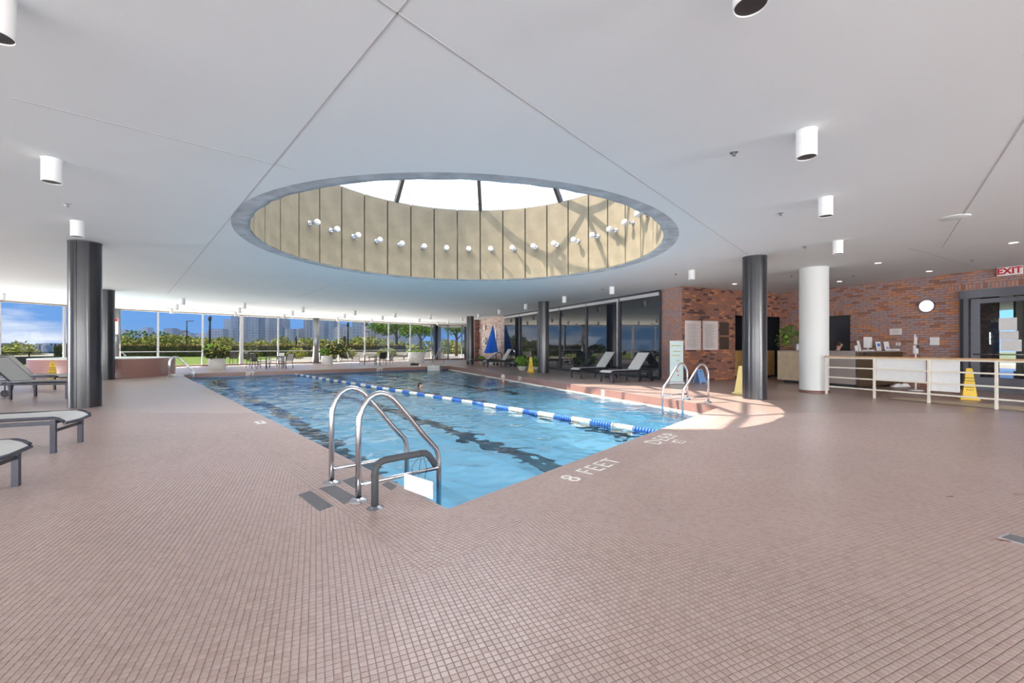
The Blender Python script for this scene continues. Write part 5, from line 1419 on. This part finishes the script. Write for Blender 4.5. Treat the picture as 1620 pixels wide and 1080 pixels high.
def head_parts(parent, c, facing, hairm, glasses=False, cap=False, long=False):
    c = Vector(c); f = Vector(facing).normalized(); sd = Vector((-f.y, f.x, 0)).normalized(); up = sd.cross(f)*-1; up = Vector((0, 0, 1))
    if not cap or True:
        mb = MB(); n_ = 18; vs = []; rr_ = 9
        for i in range(rr_+1):
            ph = PI*.66*i/rr_
            for k_ in range(n_):
                t_ = 2*PI*k_/n_; dv = -f*math.sin(ph)*math.cos(t_)+sd*math.sin(ph)*math.sin(t_)+up*math.cos(ph)
                back = max(0, dv.dot(-f)); cut = 1.0
                if dv.dot(f) > .35 and dv.z < .45: dv = Vector((dv.x, dv.y, .45)).normalized()*.98
                vs.append(c-f*.012+Vector((dv.x*.098, dv.y*.098, dv.z*.122)))
        fs = [(i*n_+k_, (i+1)*n_+k_, (i+1)*n_+(k_+1) % n_, i*n_+(k_+1) % n_) for i in range(rr_) for k_ in range(n_)]
        mb.add(vs, fs, 0, True); mb.build('swim_cap' if cap else 'hair', [hairm], parent)
    for s_ in (-1, 1):
        MB().sphere(c+f*.082+sd*.032*s_+up*.008, .011, 8).build('eye', [M_paper], parent); MB().sphere(c+f*.090+sd*.032*s_+up*.008, .006, 6).build('pupil', [M_print], parent)
        MB().sphere(c+sd*.082*s_-up*.005, .028, 8, sc=(.5, .5, 1.1)).build('ear', [M_skin], parent)
    mb = MB(); mb.tube([c+f*.085+up*.012, c+f*.108-up*.022, c+f*.095-up*.03], [.008, .014, .008], 8); mb.build('nose', [M_skin], parent)
    MB().tube([c+f*.086-up*.058-sd*.024, c+f*.094-up*.056, c+f*.086-up*.058+sd*.024], .005, 6).build('mouth', [mat('lips', (.42, .16, .13), .5)], parent)
    if glasses:
        mb = MB()
        for s_ in (-1, 1):
            mb.tube([c+f*.104+sd*(.034*s_+.022*math.cos(a))+up*(.008+.018*math.sin(a)) for a in [2*PI*q/12 for q in range(12)]], .0025, 5, closed=True)
            mb.tube([c+f*.102+sd*.056*s_+up*.010, c+sd*.086*s_+up*.012], .0025, 5)
        mb.tube([c+f*.106-sd*.012+up*.01, c+f*.106+sd*.012+up*.01], .0025, 5); mb.build('glasses', [M_print], parent)
# seated receptionist behind the desk, looking down to the right
pp = onV(1321.5, 9.35); pp = Vector((pp.x, pp.y, 0)); pr = empty('person', pp, 0, 'seated person with short dark hair, glasses and dark shirt behind the desk', 'person')
f = Vector((.88, -.25, 0)).normalized(); sd = Vector((-f.y, f.x, 0)); U_ = Vector((0, 0, 1))
def q(fx, sx, z): v = f*fx+sd*sx+U_*z; return (v.x, v.y, v.z)
SH = .68
J = [(q(0, 0, SH), (.15, .12)), (q(.02, 0, SH+.18), (.13, .10)), (q(.04, 0, SH+.36), (.15, .11)), (q(.06, 0, SH+.47), (.07, .07)), (q(.09, 0, SH+.55), .052), (q(.115, 0, SH+.63), (.075, .08)), (q(.12, 0, SH+.70), (.088, .098)), (q(.11, 0, SH+.76), (.07, .08))]
E = [(0, 1), (1, 2), (2, 3), (3, 4), (4, 5), (5, 6), (6, 7)]
for s_ in (-1, 1):
    b0_ = len(J); J += [(q(.05, .19*s_, SH+.42), .052), (q(.12, .24*s_, SH+.16), .042), (q(.36, .16*s_, SH+.12), .028)]; E += [(2, b0_), (b0_, b0_+1), (b0_+1, b0_+2)]
    hand(J, E, b0_+2, f, -sd*s_)
    b1_ = len(J); J += [(q(.06, .10*s_, SH-.02), .085), (q(.44, .11*s_, SH-.02), .062), (q(.46, .11*s_, SH-.42), .045), (q(.55, .11*s_, SH-.46), .04)]; E += [(0, b1_), (b1_, b1_+1), (b1_+1, b1_+2), (b1_+2, b1_+3)]
body = skinned('body', J, E, M_skin, pr)
Js = [(q(0, 0, SH+.0), (.165, .135)), (q(.02, 0, SH+.18), (.145, .115)), (q(.04, 0, SH+.36), (.165, .125)), (q(.055, 0, SH+.46), (.082, .08))]; Es = [(0, 1), (1, 2), (2, 3)]
for s_ in (-1, 1):
    b0_ = len(Js); Js += [(q(.05, .19*s_, SH+.42), .066), (q(.12, .24*s_, SH+.16), .056), (q(.34, .17*s_, SH+.12), .042)]; Es += [(2, b0_), (b0_, b0_+1), (b0_+1, b0_+2)]
skinned('shirt', Js, Es, M_cloth, pr)
head_parts(pr, q(.12, 0, SH+.705), f+Vector((0, 0, -.15)), M_hair, glasses=True)
stl = empty('office_chair', pp, 0, 'dark stool under the seated person behind the desk', 'chair')
MB().lathe([(.001, SH-.13), (.2, SH-.13), (.21, SH-.16), (.2, SH-.19), (.03, SH-.2), (.03, .08), (.25, .02), (.25, 0)], n=20).build('seat', [M_black], stl)
# swimmers
def swimmer(loc, facing, arm_dir, hairm, lab, cap=False, zhead=.16, lean=0):
    r_ = empty('person', (loc[0], loc[1], WZ), 0, lab, 'person', 'swimmers in the pool'); f = Vector((*facing, 0)).normalized(); sd = Vector((-f.y, f.x, 0))
    def q(fx, sx, z): v = f*fx+sd*sx+Vector((0, 0, z)); return (v.x, v.y, v.z)
    zh = zhead
    J = [(q(-.1-lean, 0, -.75), (.15, .11)), (q(-.08-lean*.6, 0, -.5), (.13, .10)), (q(-.05-lean*.3, 0, -.24), (.16, .11)), (q(-.03, 0, zh-.22), (.075, .07)), (q(0, 0, zh-.13), .052), (q(.02, 0, zh-.05), (.072, .078)), (q(.02, 0, zh+.02), (.086, .096)), (q(.01, 0, zh+.08), (.068, .078))]
    E = [(0, 1), (1, 2), (2, 3), (3, 4), (4, 5), (5, 6), (6, 7)]
    for s_ in (-1, 1):
        b0_ = len(J); el = q(.15, .28*s_, -.30 if s_*arm_dir < 0 else -.06); wr_ = q(.36, .40*s_, -.35 if s_*arm_dir < 0 else .0)
        J += [(q(-.04, .18*s_, zh-.26), .054), (el, .042), (wr_, .028)]; E += [(2, b0_), (b0_, b0_+1), (b0_+1, b0_+2)]
        hand(J, E, b0_+2, f*.8+sd*.4*s_, sd*-s_)
        b1_ = len(J); J += [(q(-.1-lean, .10*s_, -.80), .085), (q(-.15-lean*2, .12*s_, -.92), .06), (q(-.5-lean*2, .12*s_, -.90), .042), (q(-.62-lean*2, .12*s_, -.95), .03)]; E += [(0, b1_), (b1_, b1_+1), (b1_+1, b1_+2), (b1_+2, b1_+3)]
    skinned('body', J, E, M_skin, r_)
    head_parts(r_, q(.02, 0, zh+.02), (f.x, f.y, 0), hairm, cap=cap)
ps = F(796, 604, WZ); swimmer((ps.x, ps.y+.1), (-.75, .35), -1, M_hairg, 'grey-haired swimmer resting at the right curb with an arm along it', zhead=.20)
ps = F(664, 613, WZ); swimmer((ps.x, ps.y), (.8, -.3), -1, M_hair, 'swimmer with dark cap low in the water beyond the lane rope', cap=True, zhead=.06, lean=.25)

# ================================================================== OUTSIDE
def flatpoly(pts, z, m, name, th=.05):
    o = poly_prism([(p[0], p[1]) for p in pts], z-th, z, name, [m]); return struct(o)
flatpoly([(-60, -30), (LEND.x-.1, -30), (LEND.x-.1, LEND.y-.2), (WA.x-.32, WA.y+.05), (-9.3, 44.8), (-7, 49.2), (6, 49.2), (40, 30), (40, 80), (-90, 80), (-60, 20)], -.02, M_pave, 'terrace', .4)
flatpoly([(-46, 28), (-27, 27), (-24, 32), (-21, 36.5), (-24, 41), (-30, 58), (-70, 58)], -.012, M_grass, 'lawn', .03)
flatpoly([(-1500, -400), (1500, -400), (1500, 1500), (-1500, 1500)], -14, M_park, 'ground', 1)
flatpoly([(-1400, 60), (-95, 60), (-330, 420), (-900, 1450), (-1400, 1450)], -13.6, M_lake, 'lake', .3)
# terrace rail and parapet at the left
pr0 = empty('terrace_railing', (0, 0, 0), 0, 'black railing on a dark parapet outside the left windows', 'railing')
pa_, pb_ = P(-60, 0, 30.0), P(186, 0, 38.0); pa_.z = pb_.z = 0; pc_ = Vector((-45, 0, 0))
MB().bar(pa_+Vector((0, 0, .28)), pb_+Vector((0, 0, .28)), .15, .6).build('parapet', [M_parapet], pr0)
MB().bar(pc_+Vector((0, 0, .28)), pa_+Vector((0, 0, .28)), .15, .6).build('parapet', [M_parapet], pr0)
for (a, b_) in ((pa_, pb_), (pc_, pa_)):
    MB().bar(a+Vector((0, 0, .86)), b_+Vector((0, 0, .86)), .08, .10).build('top_rail', [M_rail], pr0)
    L_ = (b_-a).length
    for k_ in range(int(L_/2)): q_ = lerp(a, b_, (k_+.5)/int(L_/2)); MB().bar(q_+Vector((0, 0, .5)), q_+Vector((0, 0, .85)), .06).build('post', [M_rail], pr0)
# hedge
def hedge(a, b_, h, wd, lab):
    r_ = empty('hedge', (a+b_)/2*Vector((1, 1, 0)) if False else Vector(((a.x+b_.x)/2, (a.y+b_.y)/2, 0)), 0, lab, 'hedge', 'clipped hedge lengths on the terrace'); c_ = r_.location.copy()
    d_ = (b_-a).normalized(); L_ = (b_-a).length; n_ = Vector((-d_.y, d_.x, 0)); rr_ = random.Random(int(a.x*7))
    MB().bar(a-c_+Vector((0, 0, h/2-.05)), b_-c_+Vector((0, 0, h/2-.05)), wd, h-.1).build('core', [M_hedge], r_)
    mb = MB()
    for i in range(int(L_*70)):
        s_ = rr_.uniform(0, L_); side = rr_.choice((0, 0, 1))
        p_ = a-c_+d_*s_+(n_*rr_.uniform(-wd/2, wd/2)+Vector((0, 0, h+rr_.uniform(-.12, .12))) if side else -n_*(wd/2+rr_.uniform(0, .08))+Vector((0, 0, rr_.uniform(.05, h))))
        u_ = Vector((rr_.uniform(-1, 1), rr_.uniform(-1, 1), rr_.uniform(-1, 1))).normalized(); v_ = u_.orthogonal().normalized(); z_ = rr_.uniform(.07, .15)
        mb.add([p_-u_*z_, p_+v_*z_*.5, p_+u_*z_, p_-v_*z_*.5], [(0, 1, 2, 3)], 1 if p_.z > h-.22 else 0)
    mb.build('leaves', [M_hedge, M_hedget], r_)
hx = [P(p_, 0, 58)*Vector((1, 1, 0)) if False else Vector(((p_-CX)/FPX*58, 58, 0)) for p_ in (95, 250, 382, 500, 640)]
hl = ['clipped hedge seen through the first wide window right of the corner post', 'clipped hedge stretch behind the lamp posts and bushy planter', 'clipped hedge stretch behind the first table set', 'clipped hedge stretch right of the grey column behind the second table set']
for i in range(4): hedge(hx[i], hx[i+1], 1.55, 1.6, hl[i])
# park trees
tr_ = [(196, 533, 92, 3.4, M_leafy), (214, 533, 98, 4.2, M_leafo), (240, 519.5, 118, 6.0, M_leaf), (262, 529, 100, 5.0, M_leafo), (282, 532, 96, 4.0, M_leafy), (302, 533, 104, 4.2, M_leafo), (322, 534, 98, 4.0, M_leafy),
       (343, 530, 106, 4.6, M_leafo), (368, 533, 100, 4.2, M_leafy), (392, 534, 110, 4.8, M_leafo), (416, 535, 104, 4.4, M_leafo), (440, 534, 112, 4.6, M_leafy), (462, 536, 100, 4.0, M_leafo), (486, 536, 108, 4.5, M_leafy),
       (512, 536, 106, 4.2, M_leafo), (534, 534, 96, 4.2, M_leafy), (560, 537, 104, 4.2, M_leafo), (582, 533, 98, 4.2, M_leafy), (606, 537, 104, 4.4, M_leafo), (634, 539, 100, 4.4, M_leafo), (665, 540, 96, 4.4, M_leafo), (700, 538, 96, 4.0, M_leafy), (728, 537, 94, 4.0, M_leafo)]
for i, (px_, py_, Z_, rad, m_) in enumerate(tr_):
    h_ = (HC+(HY-py_)*Z_/FPX)+4
    kind_ = {'leaf_green': 'tall dense green', 'olive_leaf': 'olive', 'yellow_green_leaf': 'yellow-green'}[m_.name]
    lab = '%s park tree beyond the hedge, %s along the row from the left' % (kind_, (ordn+['twenty-first', 'twenty-second', 'twenty-third'])[i])
    tree('park_tree', (px_-CX)/FPX*Z_, Z_, -4, h_, rad, 1500, .42, [m_, M_leafo if m_ is not M_leafo else M_leafy], lab, rnd)
# left view trees
tree('park_tree', -78, 70, -6, 8.4, 3.4, 1300, .34, [M_leafo, M_leafy], 'olive tree outside the left window beside the wide mullion', rnd, 'trees outside the left windows')
tree('park_tree', -72, 72, -6, 9.0, 2.6, 260, .22, [M_leafo, M_bark], 'thin nearly bare tree outside the left window', rnd, 'trees outside the left windows')
tree('park_tree', -66, 68, -6, 8.2, 2.0, 700, .3, [M_leafy, M_hedget], 'small orange-tinged tree left of the broad black column', rnd, 'trees outside the left windows')
# nearer terrace trees by the right end of the windows
def tree2(px, Z, h, rad, lab, n=4200):
    x = (px-CX)/FPX*Z; r_ = empty('terrace_tree', (x, Z, 0), 0, lab, 'tree', 'trees on the terrace')
    mb = MB(); mb.tube([(0, 0, 0), (.05, 0, h*.35), (-.05, 0, h*.7)], [.22, .18, .1], 8)
    for a, z, q_ in ((.3, .35, .8), (2.2, .4, .9), (3.6, .45, .8), (5, .38, .9), (1.3, .5, .7)):
        mb.tube([(0, 0, h*z), (rad*.5*q_*math.cos(a), rad*.5*q_*math.sin(a), h*(z+.2)), (rad*q_*math.cos(a), rad*q_*math.sin(a), h*(z+.3))], [.09, .06, .03], 6)
    mb.build('trunk', [M_bark], r_); mb = MB()
    for k_ in range(9):
        a = rnd.uniform(0, 2*PI); q_ = rnd.uniform(.2, .8)*rad; leaf_cloud(mb, (q_*math.cos(a), q_*math.sin(a), h*rnd.uniform(.55, .95)), (rad*.45, rad*.45, h*.14), n//9, .17, rnd, (0, 0, 1, 2), .2)
    mb.build('crown', [M_leaf, M_leafb, M_leafo], r_)
tree2(627, 60, 6.6, 3.4, 'leafy terrace tree outside the window left of the widest planter'); tree2(665, 56, 5.6, 2.6, 'dark leafy tree outside behind the widest planter', 3600)
tree2(722, 62, 6.4, 3.0, 'leafy tree outside the far glass vestibule', 3000)
# shrubs on the terrace
for i, (px_, Z_, s_, lab) in enumerate(((395, 47, 1.0, 'dark shrub on the terrace behind the double mullion'), (470, 48, .9, 'yellow-green shrub on the terrace left of the grey column'), (520, 41, 1.4, 'large dark shrub outside behind the second planter'),
                                       (548, 50, .9, 'yellow shrub outside behind the lamp posts'), (612, 50, .9, 'yellow shrub outside left of the terrace tree'))):
    mb = MB(); x = (px_-CX)/FPX*Z_; leaf_cloud(mb, (0, 0, .65*s_), (1.3*s_, .8*s_, .7*s_), 900, .14, rnd, (0, 0, 1) if 'dark' in lab else (1, 1, 2), .1)
    o = mb.build('terrace_shrub', [M_leafd, M_leafy, M_leafo], None, (x, Z_, 0)); tag(o, lab, 'shrub', 'shrubs on the terrace')
# lamp posts
def lamp_post(px, Z, ytop, arm, lab, rad=.07):
    x = (px-CX)/FPX*Z; h = HC+(HY-ytop)*Z/FPX; r_ = empty('lamp_post', (x, Z, -.02), 0, lab, 'lamp post', 'lamp posts outside')
    MB().tube([(0, 0, 0), (0, 0, h)], [rad, rad*.8], 10).build('pole', [M_rail], r_)
    if arm: MB().box((arm*.45, 0, h), (.9, .25, .10), bev=.02).build('lamp_head', [M_rail], r_)
    else: MB().tube([(0, 0, h-.5), (0, 0, h)], rad*1.3, 10).build('lamp_head', [M_rail], r_)
lamp_post(295.5, 62, 507.5, 1, 'lamp post with a side arm outside the second window', .09); lamp_post(332, 50, 500, 0, 'thick dark round lamp post outside behind the bushy planter', .13)
lamp_post(550.5, 56, 510, 0, 'tall dark lamp post outside right of the grey column', .12); lamp_post(584, 70, 524, -1, 'slim lamp post before the pinkish towers, left one', .06); lamp_post(593, 70, 524.5, 1, 'slim lamp post before the pinkish towers, right one', .06)
lamp_post(545, 49.5, 531, 0, 'short dark post left of the tall lamp post', .12)
# statue-like dark figure
x = (468.5-CX)/FPX*60; fg = MB(); fg.tube([(0, 0, 0), (0, 0, 1.2), (.05, 0, 2.0), (-.05, 0, 2.4), (.05, 0, 2.8)], [.12, .16, .1, .12, .05], 8)
tag(fg.build('garden_sculpture', [M_rail], None, (x, 60, 0)), 'thin dark garden sculpture outside before the towers', 'sculpture')
# outdoor furniture (loungers, umbrella-like dark table)
for i, (px_, Z_, lab) in enumerate(((600, 40, 'outdoor lounger with raised back seen through the window behind the second table'), (634, 44, 'outdoor lounger outside left of the widest planter'), (541, 46, 'outdoor lounger outside right of the second planter'))):
    copy_tree(A, ((px_-CX)/FPX*Z_-1, Z_, -.02), R(20), lab, 'loungers outside on the terrace')
o = copy_tree(ch, ((372-CX)/FPX*33, 33, -.02), R(100), 'dark chair outside the window left of the double mullion', 'chairs outside on the terrace')
o = copy_tree(ch, ((545-CX)/FPX*42, 42, -.02), R(200), 'dark chair outside the window right of the grey column', 'chairs outside on the terrace')
# white terrace parapet wall
pwa, pwb = Vector(((540-CX)/FPX*52, 52, 0)), Vector(((700-CX)/FPX*54, 54, 0))
tag(MB().bar(pwa+Vector((0, 0, .35)), pwb+Vector((0, 0, .35)), .3, .7).build('garden_wall', [M_cream]), 'low cream garden wall outside the right part of the windows', 'wall')
# concrete pylons outside far glazing
for px_, lab in ((694, 'grey stone pylon outside the far vestibule, left one'), (738, 'grey stone pylon outside the far vestibule, right one')):
    Z_ = 50; tag(MB().box(((px_-CX)/FPX*Z_, Z_, 1.8), (.5, .5, 3.6), bev=.02).build('pylon', [M_steelcol]), lab, 'pylon')

# ---- skyline
def facade(name, c1, c2, sx, sz, ms=.35):
    m = bpy.data.materials.new(name); m.use_nodes = True; t = m.node_tree; b = t.nodes['Principled BSDF']
    c = N(t, 'ShaderNodeTexCoord'); s_ = N(t, 'ShaderNodeSeparateXYZ'); t.links.new(c.outputs['Object'], s_.inputs[0])
    ad = N(t, 'ShaderNodeMath', operation='ADD'); t.links.new(s_.outputs[0], ad.inputs[0]); t.links.new(s_.outputs[1], ad.inputs[1])
    cb = N(t, 'ShaderNodeCombineXYZ'); t.links.new(ad.outputs[0], cb.inputs[0]); t.links.new(s_.outputs[2], cb.inputs[1])
    br = N(t, 'ShaderNodeTexBrick'); br.offset = 0; br.inputs['Scale'].default_value = 1; br.inputs['Brick Width'].default_value = sx; br.inputs['Row Height'].default_value = sz
    br.inputs['Mortar Size'].default_value = ms; br.inputs['Color1'].default_value = (*c1, 1); br.inputs['Color2'].default_value = (c1[0]*.8, c1[1]*.8, c1[2]*.85, 1); br.inputs['Mortar'].default_value = (*c2, 1)
    t.links.new(cb.outputs[0], br.inputs['Vector']); t.links.new(br.outputs[0], b.inputs['Base Color']); b.inputs['Roughness'].default_value = .7
    return m
FM_HAZED = {'pale': facade('facade_pale', (0.400, 0.452, 0.557), (0.512, 0.553, 0.637), 4, 3.6, .9), 'slate': facade('facade_slate', (0.331, 0.384, 0.488), (0.384, 0.440, 0.548), 5, 3.6, .7),
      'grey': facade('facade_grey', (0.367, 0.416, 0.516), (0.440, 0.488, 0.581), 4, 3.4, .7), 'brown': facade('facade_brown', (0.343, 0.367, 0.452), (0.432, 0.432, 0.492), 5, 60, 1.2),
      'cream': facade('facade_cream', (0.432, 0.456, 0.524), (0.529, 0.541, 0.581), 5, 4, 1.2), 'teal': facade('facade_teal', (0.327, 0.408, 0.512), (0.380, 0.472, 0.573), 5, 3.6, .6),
      'pink': facade('facade_pink', (0.415, 0.408, 0.484), (0.480, 0.464, 0.524), 5, 4, 1.2)}  # distance haze is mixed into all these facade colours
BL_ = [ # px0, px1, ytop, Z, kind, extra blocks [(px0,px1,ytop)]
 (190, 198, 522, 720, 'cream', [(191.5, 196.5, 521)], 'hazy beige tower at the far left of the skyline'),
 (193.5, 209, 528, 640, 'pale', [(196, 200, 527.5), (204, 208, 527.3)], 'pale low block with white stripes at the far left of the skyline'),
 (218, 232.5, 522.5, 700, 'pale', [(222, 232, 517.5)], 'stepped pale block behind the tall green tree'),
 (258, 273, 520, 700, 'slate', [(259, 271, 518.8)], 'squat grey-blue block right of the tall green tree'),
 (279.5, 291, 523, 720, 'brown', [(281, 288, 522)], 'purplish block left of the armed lamp post'),
 (287, 302, 527.5, 690, 'grey', [(290, 296, 526)], 'low grey block behind the armed lamp post'),
 (303, 311, 529.5, 680, 'slate', [(304, 308, 529)], 'low slate block left of the pale block with turrets'),
 (310, 328.5, 527, 640, 'pale', [(313, 319, 526), (322, 326, 526.2)], 'low pale block with roof turrets by the third mullion'),
 (328, 353, 522.3, 600, 'grey', [(333, 350, 519.6)], 'wide grey block with a mansard roof behind the thick post'),
 (354, 365, 505, 660, 'pale', [(355, 358, 504.6)], 'slim pale and dark tower at the left of the tall group'),
 (361.5, 368, 519, 560, 'grey', [(362.5, 366, 518.6)], 'short grey slab in front of the tall group'),
 (365, 376, 492, 640, 'slate', [(366, 370, 490)], 'tall slate tower rising out of sight left of the double mullion'),
 (376, 389, 493, 690, 'grey', [(378, 384, 491)], 'tall ribbed grey tower behind the double mullion'),
 (392, 409, 496, 600, 'slate', [(394, 400, 492), (409, 410.5, 497)], 'broad dark glass tower right of the double mullion'),
 (409.5, 417, 514.5, 690, 'pale', [(411, 414, 513.5)], 'short white and grey tower between two tall ones'),
 (416, 426.5, 496, 640, 'pale', [(418, 424, 492)], 'tall pale stone tower left of the fourth mullion'),
 (426, 440, 494, 620, 'slate', [(429, 436, 491)], 'tall dark blue slab just left of the fourth mullion'),
 (441, 453, 505, 650, 'grey', [(444, 450, 501.5)], 'grey tower with rounded crown right of the fourth mullion'),
 (450, 454.5, 522, 560, 'cream', [(451, 453.5, 519.5)], 'narrow beige tower with a spire top'),
 (454, 464, 520.5, 580, 'slate', [(455, 463, 520)], 'low slate block beside the narrow beige tower'),
 (464.5, 472, 520.5, 600, 'cream', [(466, 470.5, 519.8)], 'pale stone block behind the garden sculpture'),
 (472, 479, 521, 610, 'grey', [(473, 477, 519)], 'grey block right of the garden sculpture'),
 (480.5, 490, 499, 600, 'brown', [(482, 488, 496)], 'tall dark brown tower just left of the grey column'),
 (501, 513, 506.5, 640, 'grey', [(503, 512, 504)], 'grey towers just right of the grey column'),
 (513, 518, 508, 660, 'slate', [(514, 517, 507)], 'thin dark tower beside the grey towers'),
 (520.5, 528, 505, 640, 'teal', [(522, 526, 502)], 'pale teal glass tower left of the fifth mullion'),
 (528, 535, 505, 700, 'slate', [(529, 534, 503)], 'dark tower behind the cream block'),
 (528, 538, 519, 560, 'cream', [(530, 537, 517)], 'cream stepped block by the fifth mullion'),
 (537, 557, 517.5, 600, 'grey', [(538, 541.5, 512), (540, 556, 516.5)], 'wide grey block behind the tall lamp post'),
 (557, 575, 503, 580, 'teal', [(561, 575, 501)], 'dark teal tower left of the sixth mullion'),
 (572, 587, 516.5, 540, 'pink', [(573, 577, 515), (580, 584, 515.2)], 'pinkish banded block at the sixth mullion'),
 (587, 603, 517, 575, 'brown', [(588, 591, 515.6), (595, 600, 516)], 'pink and dark striped block behind the slim lamp posts'),
 (603, 622, 520, 560, 'pink', [(607, 614, 519)], 'pinkish block behind the leafy terrace tree'),
 (622, 660, 515, 640, 'grey', [(630, 650, 512)], 'wide grey block behind the trees at the right of the windows'),
]
for (x0, x1, yt, Z_, kd, ex_, lab) in BL_:
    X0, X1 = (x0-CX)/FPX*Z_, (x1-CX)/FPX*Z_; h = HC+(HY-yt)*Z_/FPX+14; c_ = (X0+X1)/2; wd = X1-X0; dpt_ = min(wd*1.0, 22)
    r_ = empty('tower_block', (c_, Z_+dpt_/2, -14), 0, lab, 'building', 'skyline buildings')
    MB().box((0, 0, h/2), (wd, dpt_, h)).build('body', [FM_HAZED[kd]], r_)
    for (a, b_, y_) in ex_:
        A0, A1 = (a-CX)/FPX*Z_-c_, (b_-CX)/FPX*Z_-c_; h2 = HC+(HY-y_)*Z_/FPX+14; MB().box(((A0+A1)/2, 0, h2/2), (A1-A0, dpt_*.8, h2)).build('upper_block', [FM_HAZED['pale' if kd in ('cream', 'pale') else kd]], r_)
# far shore at the left: low land, domed hall
fs_ = MB(); rs = random.Random(2)
for i in range(30):
    px_ = -30+i*6; Z_ = 1250; fs_.box(((px_-CX)/FPX*Z_, Z_, -13.6+rs.uniform(9, 14)), (14, 20, rs.uniform(14, 26)))
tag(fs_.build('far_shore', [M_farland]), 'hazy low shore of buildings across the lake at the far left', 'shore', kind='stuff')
Z_ = 1150; x = (27.5-CX)/FPX*Z_; dm = empty('domed_hall', (x, Z_, -13), 0, 'distant round hall with a shallow dome across the lake', 'building')
MB().lathe([(13, 0), (13, 19), (14, 20), (12, 24), (8, 27), (.1, 28.5)], n=32).build('drum', [M_farland], dm)
x = (74-CX)/FPX*Z_; dm = empty('domed_hall', (x, Z_, -13), 0, 'second distant low dome left of the bare tree', 'building')
MB().lathe([(9, 0), (9, 16), (8, 19), (5, 22), (.1, 23)], n=32).build('drum', [M_farland], dm)
